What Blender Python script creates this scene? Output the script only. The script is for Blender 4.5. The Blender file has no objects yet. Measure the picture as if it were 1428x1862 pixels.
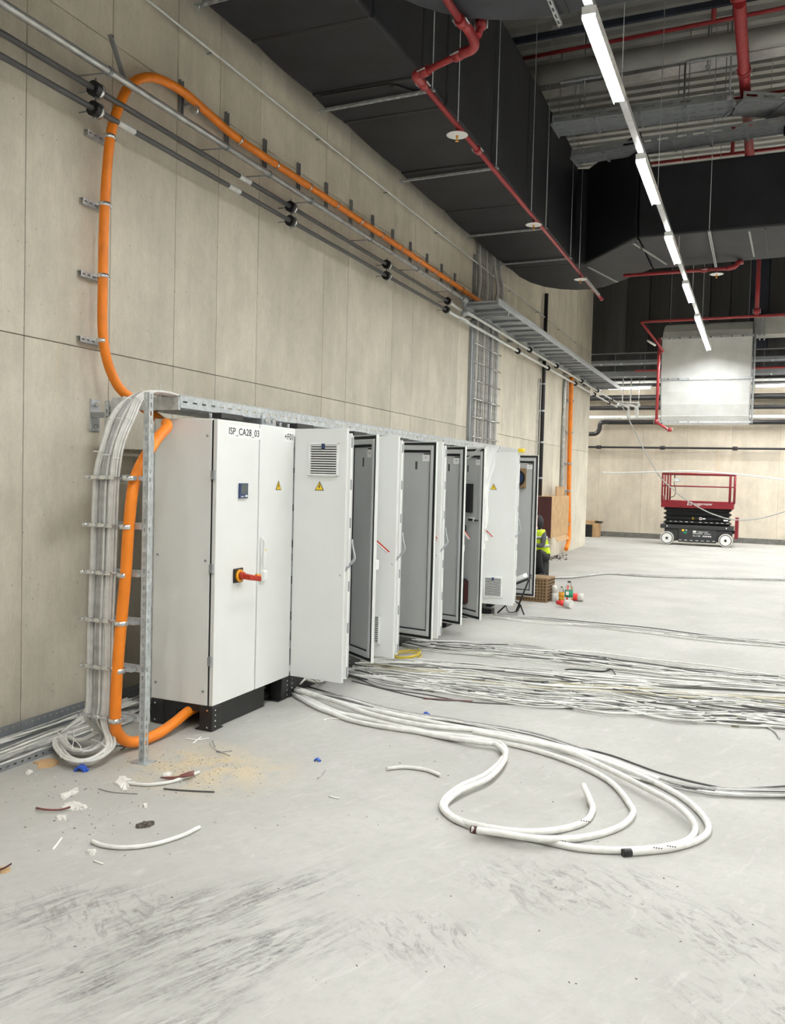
import bpy, bmesh, math, random
from mathutils import Vector, Matrix
random.seed(7)
C = bpy.context.scene.collection
SC = bpy.context.scene
# ------------------------------------------------------------------ camera
# world: X away from the long concrete wall, Y along it, Z up. Camera 1.81 m above the floor.
F, CX, CY = 1560.0, 714.0, 931.0
CAM = Vector((0, 0, 1.81))
Yd = Vector((1380-CX, -(887-CY), -F)).normalized()
Xv = -Vector((-3000-CX, -((887-.0262*4380)-CY), -F))
Zd = Xv.normalized().cross(Yd).normalized()
Xd = Yd.cross(Zd).normalized()
RM = Matrix((Xd, Yd, Zd))
cd = bpy.data.cameras.new('camera'); cam = bpy.data.objects.new('camera', cd); C.objects.link(cam)
cam.matrix_world = Matrix.Translation(CAM) @ RM.to_4x4()
cd.sensor_fit = 'VERTICAL'; cd.sensor_height = 36; cd.lens = F/1862*36
cd.clip_end = 200
SC.camera = cam
# ------------------------------------------------------------------ world, exposure
w = bpy.data.worlds.new('world'); SC.world = w; w.use_nodes = True
w.node_tree.nodes['Background'].inputs[0].default_value = (.9, .95, 1, 1)
w.node_tree.nodes['Background'].inputs[1].default_value = .02
SC.view_settings.view_transform = 'Standard'; SC.view_settings.look = 'None'
SC.view_settings.gamma = 1; SC.view_settings.use_curve_mapping = False
SC.view_settings.exposure = 0.0
LAMP = 235.0            # radiance of the LED lenses (the hall's lights and the added unseen ones)
ROW_X, ROW_Z = -1.275, 5.25
WALL = -4.59

def _ray(x, y): return RM @ Vector(((x-CX)/F, -(y-CY)/F, -1))
def fl(x, y, z=0.0):                    # point of the level z seen at x, y of the photograph
    d = _ray(x, y); return CAM + d*((z-CAM.z)/d.z)
def wl(x, y, X=WALL):                   # point of the plane X
    d = _ray(x, y); return CAM + d*((X-CAM.x)/d.x)
def dp(x, y, Y):                        # point of the plane Y
    d = _ray(x, y); return CAM + d*((Y-CAM.y)/d.y)

# ------------------------------------------------------------------ materials
def nd(nt, t, **k):
    n = nt.nodes.new(t)
    for a, b in k.items(): setattr(n, a, b)
    return n
def base(name):
    m = bpy.data.materials.new(name); m.use_nodes = True
    return m, m.node_tree, m.node_tree.nodes['Principled BSDF']
def mat(name, col, rough=.5, metal=0.0, var=.06, scale=8.0, bump=0.0, bscale=60.0, stretch=None, spec=.5):
    m, nt, b = base(name)
    b.inputs['Roughness'].default_value = rough; b.inputs['Metallic'].default_value = metal
    b.inputs['Specular IOR Level'].default_value = spec
    tc = nd(nt, 'ShaderNodeTexCoord'); mp = nd(nt, 'ShaderNodeMapping')
    nt.links.new(tc.outputs['Object'], mp.inputs[0])
    if stretch: mp.inputs['Scale'].default_value = stretch
    n = nd(nt, 'ShaderNodeTexNoise'); n.inputs['Scale'].default_value = scale; n.inputs['Detail'].default_value = 5
    nt.links.new(mp.outputs[0], n.inputs[0])
    r = nd(nt, 'ShaderNodeValToRGB')
    lo = [max(0, c*(1-var*2)) for c in col]; hi = [min(1, c*(1+var*2)) for c in col]
    r.color_ramp.elements[0].position = .3; r.color_ramp.elements[1].position = .7
    r.color_ramp.elements[0].color = (*lo, 1); r.color_ramp.elements[1].color = (*hi, 1)
    nt.links.new(n.outputs[0], r.inputs[0]); nt.links.new(r.outputs[0], b.inputs['Base Color'])
    if bump:
        n2 = nd(nt, 'ShaderNodeTexNoise'); n2.inputs['Scale'].default_value = bscale
        nt.links.new(mp.outputs[0], n2.inputs[0])
        bp = nd(nt, 'ShaderNodeBump'); bp.inputs['Strength'].default_value = bump; bp.inputs['Distance'].default_value = .01
        nt.links.new(n2.outputs[0], bp.inputs['Height']); nt.links.new(bp.outputs[0], b.inputs['Normal'])
    return m
def emis(name, col, s):
    m, nt, b = base(name)
    b.inputs['Base Color'].default_value = (.8, .8, .8, 1)
    b.inputs['Emission Color'].default_value = (*col, 1); b.inputs['Emission Strength'].default_value = s
    return m
def concrete(name, col):
    m, nt, b = base(name); b.inputs['Roughness'].default_value = .85; b.inputs['Specular IOR Level'].default_value = .25
    L = nt.links
    g = nd(nt, 'ShaderNodeNewGeometry')
    def noise(sc, scale, det=6, rough=.6):
        mp = nd(nt, 'ShaderNodeMapping'); mp.inputs['Scale'].default_value = sc; L.new(g.outputs['Position'], mp.inputs[0])
        n = nd(nt, 'ShaderNodeTexNoise'); n.inputs['Scale'].default_value = scale; n.inputs['Detail'].default_value = det
        n.inputs['Roughness'].default_value = rough; L.new(mp.outputs[0], n.inputs[0]); return n.outputs[0]
    def ramp(x, p0, p1, c0, c1):
        r = nd(nt, 'ShaderNodeValToRGB'); r.color_ramp.elements[0].position = p0; r.color_ramp.elements[1].position = p1
        r.color_ramp.elements[0].color = (*c0, 1); r.color_ramp.elements[1].color = (*c1, 1); L.new(x, r.inputs[0]); return r.outputs[0]
    def mix(f, a, c, bl='MIX'):
        x = nd(nt, 'ShaderNodeMix', data_type='RGBA', blend_type=bl)
        if isinstance(f, float): x.inputs[0].default_value = f
        else: L.new(f, x.inputs[0])
        L.new(a, x.inputs[6]); L.new(c, x.inputs[7]) if not isinstance(c, tuple) else setattr(x.inputs[7], 'default_value', (*c, 1))
        return x.outputs[2]
    c1 = ramp(noise((1, 1, .7), 1.6, 10, .68), .3, .72, [k*.80 for k in col], [k*1.12 for k in col])
    streak = ramp(noise((1, 1, .08), 7, 6, .7), .3, .7, (.93, .93, .93), (1.04, 1.04, 1.035))
    c2 = mix(1.0, c1, streak, 'MULTIPLY')
    fine = ramp(noise((1, 1, .35), 60, 4, .8), .25, .7, (.90, .90, .90), (1.05, 1.05, 1.05))
    c3 = mix(1.0, c2, fine, 'MULTIPLY')
    rust = ramp(noise((1, 1, .12), 2.1, 7, .65), .62, .75, (0, 0, 0), (.38, .38, .38))
    rr = nd(nt, 'ShaderNodeSeparateColor'); L.new(rust, rr.inputs[0])
    c4 = mix(rr.outputs[0], c3, (col[0]*.98, col[1]*.78, col[2]*.55))
    # pores
    mp = nd(nt, 'ShaderNodeMapping'); mp.inputs['Scale'].default_value = (1, 1, .8); L.new(g.outputs['Position'], mp.inputs[0])
    v = nd(nt, 'ShaderNodeTexVoronoi'); v.inputs['Scale'].default_value = 11; L.new(mp.outputs[0], v.inputs[0])
    pore = ramp(v.outputs['Distance'], .05, .085, (.5, .5, .5), (0, 0, 0))
    pp = nd(nt, 'ShaderNodeSeparateColor'); L.new(pore, pp.inputs[0])
    c5 = mix(pp.outputs[0], c4, (col[0]*.35, col[1]*.35, col[2]*.35))
    oi = nd(nt, 'ShaderNodeObjectInfo')
    tone = ramp(oi.outputs['Random'], 0, 1, (.93, .93, .93), (1.05, 1.05, 1.05))
    c6 = mix(1.0, c5, tone, 'MULTIPLY')
    L.new(c6, b.inputs['Base Color'])
    bp = nd(nt, 'ShaderNodeBump'); bp.inputs['Strength'].default_value = .35; bp.inputs['Distance'].default_value = .006
    L.new(noise((1, 1, .3), 30, 6, .7), bp.inputs['Height']); L.new(bp.outputs[0], b.inputs['Normal'])
    return m
def floor_material():
    m, nt, b = base('dusty_concrete_floor'); b.inputs['Roughness'].default_value = .8; b.inputs['Specular IOR Level'].default_value = .3
    L = nt.links; g = nd(nt, 'ShaderNodeNewGeometry')
    def noise(sc, scale, det=6, rough=.6, rot=0, dist=0.0):
        mp = nd(nt, 'ShaderNodeMapping'); mp.inputs['Scale'].default_value = sc; mp.inputs['Rotation'].default_value = (0, 0, rot)
        if rot:                                  # rotate first, then stretch
            m0 = nd(nt, 'ShaderNodeMapping'); m0.inputs['Rotation'].default_value = (0, 0, rot); L.new(g.outputs['Position'], m0.inputs[0])
            mp.inputs['Rotation'].default_value = (0, 0, 0); L.new(m0.outputs[0], mp.inputs[0])
        else: L.new(g.outputs['Position'], mp.inputs[0])
        n = nd(nt, 'ShaderNodeTexNoise'); n.inputs['Scale'].default_value = scale; n.inputs['Detail'].default_value = det
        n.inputs['Roughness'].default_value = rough; n.inputs['Distortion'].default_value = dist; L.new(mp.outputs[0], n.inputs[0]); return n.outputs[0]
    def val(x, p0, p1, a=0.0, c=1.0):
        r = nd(nt, 'ShaderNodeMapRange', interpolation_type='SMOOTHSTEP'); L.new(x, r.inputs[0])
        for i, q in zip((1, 2, 3, 4), (p0, p1, a, c)): r.inputs[i].default_value = q
        return r.outputs[0]
    def mth(op, a, c):
        x = nd(nt, 'ShaderNodeMath', operation=op)
        for i, q in enumerate((a, c)):
            if isinstance(q, (int, float)): x.inputs[i].default_value = q
            else: L.new(q, x.inputs[i])
        return x.outputs[0]
    def spot(x, y, r0, r1, sx=1.0, rot=0.0):     # a stain with a place and a size of its own
        mp = nd(nt, 'ShaderNodeMapping'); mp.vector_type = 'TEXTURE'
        mp.inputs['Location'].default_value = (x, y, 0); mp.inputs['Rotation'].default_value = (0, 0, rot); mp.inputs['Scale'].default_value = (sx, 1, 1)
        L.new(g.outputs['Position'], mp.inputs[0])
        ln = nd(nt, 'ShaderNodeVectorMath', operation='LENGTH'); L.new(mp.outputs[0], ln.inputs[0])
        return val(ln.outputs['Value'], r0, r1, 1, 0)
    def mix(f, a, c):
        x = nd(nt, 'ShaderNodeMix', data_type='RGBA'); L.new(f, x.inputs[0]) if not isinstance(f, float) else setattr(x.inputs[0], 'default_value', f)
        for i, q in ((6, a), (7, c)):
            if isinstance(q, tuple): x.inputs[i].default_value = (*q, 1)
            else: L.new(q, x.inputs[i])
        return x.outputs[2]
    c = mix(val(noise((1, 1, 1), .9, 8), .3, .7), (.385, .375, .35), (.46, .45, .425))
    c = mix(mth('MULTIPLY', val(noise((1, 1, 1), 14, 7, .75), .42, .75), .38), c, (.32, .305, .28))
    c = mix(mth('MULTIPLY', val(noise((1, 4, 1), 3.5, 7, .75, -1.2, 1.0), .52, .72), .35), c, (.58, .575, .55))
    # small scuffs everywhere
    sc = mth('MULTIPLY', val(noise((1, 3, 1), 9, 7, .8, -1.0, 1.2), .57, .70), val(noise((1, 1, 1), 2.1, 4), .45, .62))
    c = mix(mth('MULTIPLY', sc, .5), c, (.24, .225, .21))
    # dark scraped streaks near the camera
    z = None
    for p, q in ((fl(400, 1750), (.10, .46, 1.7)), (fl(440, 1715), (.08, .34, 1.5)), (fl(300, 1700), (.0, .40, 1.8)), (fl(190, 1785), (.0, .26, 1.5)), (fl(70, 1765), (.0, .30, 1.6)), (fl(440, 1640), (0, .30, 1.7)), (fl(560, 1610), (0, .22, 1.8)), (fl(330, 1850), (0, .28, 1.4)), (fl(130, 1650), (0, .3, 1.6)), (fl(340, 1650), (0, .24, 1.8))):
        s = spot(p.x, p.y, q[0], q[1], q[2], 1.1)
        z = s if z is None else mth('MAXIMUM', z, s)
    st = val(noise((1, 5, 1), 2.6, 11, .74, -1.15, 1.3), .40, .56)
    fi = val(noise((1, 9, 1), 6.0, 9, .78, -1.2, .5), .38, .62, .15, 1)
    sp = val(noise((1, 1, 1), 40, 4, .8), .35, .6, .55, 1)
    bl = val(noise((1, 2, 1), 2.0, 5, .6, -1.1, .6), .36, .56, .08, 1)
    dk = mth('MULTIPLY', mth('MULTIPLY', mth('MULTIPLY', mth('MULTIPLY', st, fi), z), sp), bl)
    c = mix(mth('MULTIPLY', dk, .95), c, (.10, .095, .095))
    # pale drag lines across them
    pl = mth('MULTIPLY', val(noise((1, 12, 1), 1.6, 4, .6, -1.25, .3), .60, .66), z)
    c = mix(mth('MULTIPLY', pl, .6), c, (.54, .53, .505))
    z2 = None
    for p, q in ((fl(1010, 1610), .42), (fl(1130, 1620), .35), (fl(1290, 1690), .35), (fl(1330, 1720), .25), (fl(1370, 1830), .3), (fl(180, 1660), .4), (fl(750, 1700), .3)):
        s = spot(p.x, p.y, .05, q, 1.4, .3); z2 = s if z2 is None else mth('MAXIMUM', z2, s)
    dk2 = mth('MULTIPLY', val(noise((1, 2.5, 1), 6, 10, .8, .7, 1.2), .48, .64), z2)
    c = mix(mth('MULTIPLY', dk2, .8), c, (.19, .175, .165))
    # saw dust below the posts
    p = fl(360, 1395); sd = mth('MULTIPLY', spot(p.x, p.y, .1, .62, 1.3, .2), val(noise((1, 1, 1), 6, 7, .7), .35, .6))
    c = mix(mth('MULTIPLY', sd, .8), c, (.58, .47, .29))
    # greyer floor patch beside the wall
    p = fl(120, 1420); c = mix(mth('MULTIPLY', spot(p.x, p.y, .2, .9, 1.3), .4), c, (.36, .345, .315))
    L.new(c, b.inputs['Base Color'])
    bp = nd(nt, 'ShaderNodeBump'); bp.inputs['Strength'].default_value = .25; bp.inputs['Distance'].default_value = .004
    L.new(noise((1, 1, 1), 26, 8, .75), bp.inputs['Height']); L.new(bp.outputs[0], b.inputs['Normal'])
    return m
def clear(name, col, rough=.05, ior=1.33):
    m, nt, b = base(name); b.inputs['Base Color'].default_value = (*col, 1); b.inputs['Roughness'].default_value = rough
    b.inputs['Transmission Weight'].default_value = 1; b.inputs['IOR'].default_value = ior
    return m
M = {}
M['wall'] = concrete('cast_concrete', (.67, .62, .52))
M['farwall'] = concrete('cast_concrete_far', (.66, .59, .485))
M['joint'] = mat('joint_mortar', (.25, .225, .185), .9)
M['kick'] = mat('kicker_grey', (.16, .155, .14), .85, var=.1)
M['floor'] = floor_material()
M['deck'] = mat('roof_deck', (.42, .42, .40), .5, .25, .05, 3)
M['lamp'] = emis('led_lens', (.98, 1, .98), LAMP)
M['batten'] = emis('batten_lens', (1, .97, .90), 22.0)
M['trunk'] = mat('lamp_trunking', (.55, .56, .57), .35, .3)
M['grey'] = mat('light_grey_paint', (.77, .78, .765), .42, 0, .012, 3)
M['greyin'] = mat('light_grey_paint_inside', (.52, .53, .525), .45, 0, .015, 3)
M['gasket'] = mat('black_gasket', (.012, .012, .013), .7)
M['black'] = mat('black_steel', (.014, .014, .015), .45, .0, .15, 12)
M['plastic_black'] = mat('black_plastic', (.01, .01, .011), .35)
M['white_plastic'] = mat('white_plastic', (.80, .81, .80), .4)
M['zinc'] = mat('galvanised_steel', (.52, .55, .57), .42, .55, .10, 22)
M['zincd'] = mat('dull_galvanised_steel', (.34, .36, .38), .5, .5, .06, 6)
M['chrome'] = mat('bright_zinc', (.72, .73, .74), .22, .9, .05, 12)
M['steelpipe'] = mat('steel_pipe', (.55, .56, .56), .35, .7, .12, 9)
M['greypipe'] = mat('grey_plastic_pipe', (.075, .075, .078), .45, 0, .06)
M['whitepipe'] = mat('white_pipe', (.72, .73, .72), .35)
M['blackpipe'] = mat('black_pipe', (.018, .018, .02), .4)
M['duct'] = mat('black_insulation', (.011, .012, .0165), .62, 0, .22, 2.0, .25, 9)
M['clad'] = mat('dark_cladding', (.034, .034, .035), .5, 0, .2, 1.5, stretch=(3, 3, .2))
M['cladl'] = mat('grey_cladding', (.052, .052, .052), .5, 0, .2, 1.5, stretch=(3, 3, .2))
M['ductdark'] = mat('black_insulation_tape', (.007, .007, .009), .5, 0, .1)
M['navy'] = mat('navy_insulation', (.014, .018, .032), .6, 0, .2, 2)
M['ductgrey'] = mat('grey_insulation', (.036, .039, .050), .62, 0, .15, 3, .2, 7)
M['seam'] = mat('sealant', (.30, .30, .30), .5)
M['red'] = mat('red_pipe_paint', (.36, .035, .04), .35, 0, .08, 14)
M['redlift'] = mat('red_lift_paint', (.22, .006, .016), .35, 0, .06)
M['orange'] = mat('orange_sheath', (.86, .235, .012), .48, 0, .05, 9)
M['cable'] = mat('pale_grey_sheath', (.66, .65, .62), .5, 0, .05, 20)
M['cablew'] = mat('white_grey_sheath', (.72, .71, .68), .5, 0, .05, 20)
M['cabled'] = mat('dark_grey_sheath', (.09, .088, .085), .55, 0, .1, 20)
M['cableg'] = mat('mid_grey_sheath', (.38, .375, .36), .55, 0, .1, 20)
M['cabletan'] = mat('yellowish_sheath', (.50, .45, .30), .55, 0, .1, 20)
M['yellow'] = mat('yellow_sheath', (.75, .56, .02), .5)
M['tie'] = mat('natural_nylon', (.82, .81, .77), .5)
M['signy'] = mat('sign_yellow', (.88, .60, .015), .5, 0, .01)
M['ink'] = mat('black_print', (.01, .01, .01), .6)
M['label'] = mat('white_label', (.86, .86, .85), .5, 0, .01)
M['blue'] = mat('blue_plastic', (.03, .10, .50), .4)
M['navyp'] = mat('navy_plastic', (.02, .04, .12), .35)
M['screen'] = mat('grey_screen', (.10, .12, .12), .15)
M['redp'] = mat('red_plastic', (.42, .03, .01), .35)
M['redcup'] = mat('red_card', (.75, .04, .03), .5)
M['amber'] = mat('amber_plastic', (.85, .38, .02), .4)
M['card'] = mat('cardboard', (.48, .31, .16), .8, 0, .08, 5)
M['carddark'] = mat('cardboard_shadow_side', (.46, .30, .16), .8, 0, .08, 5)
M['crate'] = mat('brown_crate', (.25, .155, .075), .7, 0, .1, 9)
M['crated'] = mat('brown_crate_recess', (.07, .04, .02), .8)
M['maroon'] = mat('maroon_tape', (.06, .012, .012), .6)
M['paper'] = mat('white_paper', (.66, .64, .60), .7)
M['dust'] = mat('saw_dust', (.60, .49, .32), .9, 0, .1)
M['grit'] = mat('dark_grit', (.10, .085, .07), .9, 0, .2)
M['copperish'] = mat('bare_shield', (.20, .07, .06), .5)
M['rubber'] = mat('black_rubber_bellows', (.018, .019, .02), .6)
M['liftgrey'] = mat('anthracite_paint', (.03, .032, .035), .4)
M['wheel'] = mat('white_tyre', (.66, .65, .62), .6)
M['hivis'] = mat('hi_vis_yellow', (.62, .80, .02), .6)
M['jacket'] = mat('grey_workwear', (.075, .078, .085), .8, 0, .1, 12)
M['trouser'] = mat('black_workwear', (.014, .014, .017), .8, 0, .1, 12)
M['skin'] = mat('skin', (.55, .34, .25), .5)
M['hood'] = mat('black_hood', (.010, .011, .014), .7)
M['glass'] = clear('clear_bottle', (.96, .97, .97), .03, 1.25)
M['zincpanel'] = mat('bright_galvanised_sheet', (.74, .75, .74), .6, .1, .05, 2.5)
def film():
    m, nt, b = base('plastic_film'); b.inputs['Base Color'].default_value = (.86, .87, .87, 1); b.inputs['Roughness'].default_value = .3
    t = nd(nt, 'ShaderNodeBsdfTransparent'); x = nd(nt, 'ShaderNodeMixShader'); x.inputs[0].default_value = .72
    nt.links.new(t.outputs[0], x.inputs[1]); nt.links.new(b.outputs[0], x.inputs[2])
    nt.links.new(x.outputs[0], nt.nodes['Material Output'].inputs[0]); return m
M['film'] = film()
M['drink'] = mat('orange_drink', (.80, .36, .03), .2)
M['greenlabel'] = mat('green_label', (.01, .25, .13), .4)

# ------------------------------------------------------------------ mesh helpers
def spline(pts, n=6):
    pts = [Vector(p) for p in pts]
    if len(pts) < 3: return pts
    P = [pts[0]*2-pts[1]] + pts + [pts[-1]*2-pts[-2]]; out = []
    for i in range(1, len(P)-2):
        a, b, c, d = P[i-1:i+3]
        for k in range(n):
            t = k/n
            out.append(.5*((2*b)+(c-a)*t+(2*a-5*b+4*c-d)*t*t+(3*b-a-3*c+d)*t**3))
    out.append(pts[-1]); return out
class MB:
    def __init__(s): s.bm = bmesh.new()
    def obox(s, o, u, v, w, a, b, c):        # box in a frame: u, v, w axes, ranges a, b, c
        o, u, v, w = Vector(o), Vector(u), Vector(v), Vector(w)
        vs = [s.bm.verts.new(o+u*i+v*j+w*k) for i in a for j in b for k in c]
        for f in ((0, 1, 3, 2), (4, 6, 7, 5), (0, 4, 5, 1), (2, 3, 7, 6), (0, 2, 6, 4), (1, 5, 7, 3)):
            s.bm.faces.new([vs[i] for i in f])
        return s
    def box(s, x0, x1, y0, y1, z0, z1):
        return s.obox((0, 0, 0), (1, 0, 0), (0, 1, 0), (0, 0, 1), (x0, x1), (y0, y1), (z0, z1))
    def tube(s, pts, r, seg=8, n=6, smooth=True, raw=False):
        P = [Vector(p) for p in pts] if raw else spline(pts, n)
        R_ = r if isinstance(r, (list, tuple)) else None
        t0 = (P[1]-P[0]).normalized(); up = Vector((0, 0, 1)) if abs(t0.z) < .9 else Vector((1, 0, 0))
        nrm = t0.cross(up).normalized(); rings = []
        for i, p in enumerate(P):
            t = (P[min(i+1, len(P)-1)]-P[max(i-1, 0)])
            if t.length < 1e-9: t = t0
            t.normalize(); nrm = (nrm-t*nrm.dot(t))
            if nrm.length < 1e-6: nrm = t.orthogonal()
            nrm.normalize(); b = t.cross(nrm); rr = R_[i] if R_ else r
            rings.append([s.bm.verts.new(p+(nrm*math.cos(2*math.pi*k/seg)+b*math.sin(2*math.pi*k/seg))*rr) for k in range(seg)])
        for a, b in zip(rings, rings[1:]):
            for k in range(seg):
                f = s.bm.faces.new((a[k], a[(k+1) % seg], b[(k+1) % seg], b[k])); f.smooth = smooth
        s.bm.faces.new(rings[0][::-1]); s.bm.faces.new(rings[-1]); return s
    def cyl(s, a, b, r, seg=12, r2=None):
        return s.tube([a, b], [r, r if r2 is None else r2], seg, raw=True)
    def prism(s, poly, z0, z1, ax=(Vector((1, 0, 0)), Vector((0, 1, 0)), Vector((0, 0, 1))), o=Vector((0, 0, 0)), smooth=False):
        lo = [s.bm.verts.new(o+ax[0]*p[0]+ax[1]*p[1]+ax[2]*z0) for p in poly]
        hi = [s.bm.verts.new(o+ax[0]*p[0]+ax[1]*p[1]+ax[2]*z1) for p in poly]
        n = len(poly)
        for i in range(n):
            f = s.bm.faces.new((lo[i], lo[(i+1) % n], hi[(i+1) % n], hi[i])); f.smooth = smooth
        s.bm.faces.new(lo[::-1]); s.bm.faces.new(hi); return s
    def perf(s, o, u, v, Ln, W, pitch, sl, sw, th=.002, rows=1):   # strip with a row (or rows) of slots, real holes
        o, u, v = Vector(o), Vector(u).normalized(), Vector(v).normalized(); w_ = u.cross(v)
        def q(a0, a1, b0, b1):
            if a1-a0 > 1e-5 and b1-b0 > 1e-5: s.obox(o, u, v, w_, (a0, a1), (b0, b1), (0, th))
        rw = W/rows
        for r in range(rows): 
            q(0, Ln, r*rw, r*rw+(rw-sw)/2); q(0, Ln, r*rw+(rw+sw)/2, (r+1)*rw)
            n = max(1, int(Ln/pitch)); x = 0
            for i in range(n):
                c = (i+.5)*Ln/n; q(x, c-sl/2, r*rw+(rw-sw)/2, r*rw+(rw+sw)/2); x = c+sl/2
            q(x, Ln, r*rw+(rw-sw)/2, r*rw+(rw+sw)/2)
        return s
    def lathe(s, prof, c, seg=16):
        c = Vector(c); rings = []
        for r, z in prof: rings.append([s.bm.verts.new(c+Vector((r*math.cos(2*math.pi*k/seg), r*math.sin(2*math.pi*k/seg), z))) for k in range(seg)])
        for a, b in zip(rings, rings[1:]):
            for k in range(seg):
                f = s.bm.faces.new((a[k], a[(k+1) % seg], b[(k+1) % seg], b[k])); f.smooth = True
        s.bm.faces.new(rings[0][::-1]); s.bm.faces.new(rings[-1]); return s
    def quad(s, a, b, c, d):
        s.bm.faces.new([s.bm.verts.new(Vector(p)) for p in (a, b, c, d)]); return s
    def grid(s, fn, nu, nv, smooth=True):
        V = [[s.bm.verts.new(Vector(fn(i/nu, j/nv))) for j in range(nv+1)] for i in range(nu+1)]
        for i in range(nu):
            for j in range(nv):
                f = s.bm.faces.new((V[i][j], V[i+1][j], V[i+1][j+1], V[i][j+1])); f.smooth = smooth
        return s
    def build(s, name, m, parent=None, bevel=0, solid=0):
        bmesh.ops.recalc_face_normals(s.bm, faces=s.bm.faces)
        vs = s.bm.verts; xs = [v.co.x for v in vs]; ys = [v.co.y for v in vs]; zs = [v.co.z for v in vs]
        o = Vector(((min(xs)+max(xs))/2, (min(ys)+max(ys))/2, min(zs)))
        bmesh.ops.translate(s.bm, verts=vs, vec=-o)
        me = bpy.data.meshes.new(name); s.bm.to_mesh(me); s.bm.free()
        ob = bpy.data.objects.new(name, me); C.objects.link(ob)
        for k in (m if isinstance(m, (list, tuple)) else [m]): me.materials.append(M[k] if isinstance(k, str) else k)
        if parent: ob.parent = parent; ob.location = o-W0(parent)
        else: ob.location = o
        if bevel:
            b = ob.modifiers.new('bevel', 'BEVEL'); b.width = bevel; b.segments = 2; b.limit_method = 'ANGLE'
        if solid:
            b = ob.modifiers.new('solid', 'SOLIDIFY'); b.thickness = solid
        return ob
def W0(o):
    p = Vector(o.location); q = o.parent
    while q: p += Vector(q.location); q = q.parent
    return p
def tag(o, label=None, cat=None, group=None, kind=None):
    for k, v in (('label', label), ('category', cat), ('group', group), ('kind', kind)):
        if v: o[k] = v
    return o
def thing(name, label, cat, loc=(0, 0, 0), group=None):
    o = bpy.data.objects.new(name, None); C.objects.link(o); o.location = loc; o.empty_display_size = .1
    return tag(o, label, cat, group)
def dup(o, loc=None, parent=None, rotz=None):
    c = o.copy(); C.objects.link(c)
    if parent is not None: c.parent = parent
    if loc is not None: c.location = loc
    if rotz is not None: c.rotation_euler[2] = rotz
    return c
def copy_tree(o, loc, label=None, group=None):
    r = dup(o, loc)
    if label: r['label'] = label
    if group: r['group'] = group
    for ch in list(o.children):
        c = dup(ch, None, r)
        for g in ch.children: dup(g, None, c)
    return r
def text(name, body, m, o, u, v, size, parent=None, align='LEFT', th=.0008):
    cu = bpy.data.curves.new(name, 'FONT'); cu.body = body; cu.size = size; cu.align_x = align; cu.extrude = th; cu.align_y = 'CENTER'; cu.offset = size*.005; cu.space_character = 1.04
    t = bpy.data.objects.new('tmp', cu); C.objects.link(t)
    bpy.context.view_layer.update()
    me = bpy.data.meshes.new_from_object(t.evaluated_get(bpy.context.evaluated_depsgraph_get()))
    C.objects.unlink(t); bpy.data.objects.remove(t)
    u, v = Vector(u).normalized(), Vector(v).normalized(); w_ = u.cross(v)
    mw = Matrix((u, v, w_)).transposed().to_4x4()
    me.transform(Matrix.Translation(Vector(o)) @ mw)
    me.materials.clear(); me.materials.append(M[m]); me.name = name
    ob = bpy.data.objects.new(name, me); C.objects.link(ob)
    if parent: ob.parent = parent; ob.location = -W0(parent)
    return ob
X_, Y_, Z_ = Vector((1, 0, 0)), Vector((0, 1, 0)), Vector((0, 0, 1))

# ================================================================== THE HALL
CEIL = 8.6
FARY = 30.1
XR, XL, Y0 = 9.0, -9.0, -7.0
END = 25.15                                  # where the long wall ends
tag(MB().box(XL, XR, Y0, FARY+.4, -.2, 0).build('floor', 'floor'), kind='structure')
# roof deck: trapezoid ribs running across the hall
prof = []; y = Y0
while y < FARY+.3:
    prof += [(y, 0), (y+.12, 0), (y+.15, .09), (y+.25, .09)]; y += .28
deck = MB()
prev = None
for (yy, zz) in prof:
    a = deck.bm.verts.new((XL, yy, CEIL+zz)); b = deck.bm.verts.new((XR, yy, CEIL+zz))
    if prev: deck.bm.faces.new((prev[0], prev[1], b, a))
    prev = (a, b)
tag(deck.build('ceiling', 'deck', solid=.01), kind='structure')
# long concrete wall: backing and cast panels with open joints
wl_ob = tag(MB().box(-5.0, WALL-.02, Y0, END-.012, 0, CEIL).build('wall_left', 'joint'), kind='structure')
ys = [Y0, -4.3, -3.0, -1.6, -.3, 1.0, 2.35, 3.7, 4.37, 5.19, 5.97, 6.58, 7.26, 8.64, 9.25, 10.61, 11.34, 13.29, 14.0, 15.59, 16.03, 16.91, 17.47, 18.16, 19.2, 20.55, 21.3, 22.9, 23.7, END]
zs = [0.0, 2.705, 5.015, CEIL]
G = .003
for a, b in zip(ys, ys[1:]):
    for c, d in zip(zs, zs[1:]):
        MB().box(WALL-.03, WALL, a+G, b-G, c+(G if c else 0), d-G).build('concrete_panel', 'wall', wl_ob, bevel=.004)
tag(MB().box(-5.0, WALL, END-.01, END, 0, CEIL).build('trim_1', 'wall'), kind='structure')
tag(MB().box(XL, -5.0, END-.2, END, 0, CEIL).build('wall_recess', 'wall'), kind='structure')
fw = tag(MB().box(XL, XR, FARY+.02, FARY+.3, 0, CEIL).build('wall_far', 'joint'), kind='structure')
xs = [XL, -7.9, -6.5, -5.1, -3.66, -2.25, -.85, .58, 1.98, 3.4, 4.8, 6.2, 7.6, XR]
for a, b in zip(xs, xs[1:]):
    for c, d in zip([0, 2.684, 4.6, CEIL], [2.684, 4.6, CEIL]):
        MB().box(a+G, b-G, FARY, FARY+.03, c, d-G).build('concrete_panel', 'farwall', fw)
tag(MB().box(XL, XR, FARY-.14, FARY, 5.12, CEIL).build('added_dark_panel', 'clad'), kind='structure')  # dark panel added to darken the upper far wall
tag(MB().box(XL, XR, FARY-.06, FARY, 0, .17).build('baseboard_far', 'kick'), kind='structure')
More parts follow.
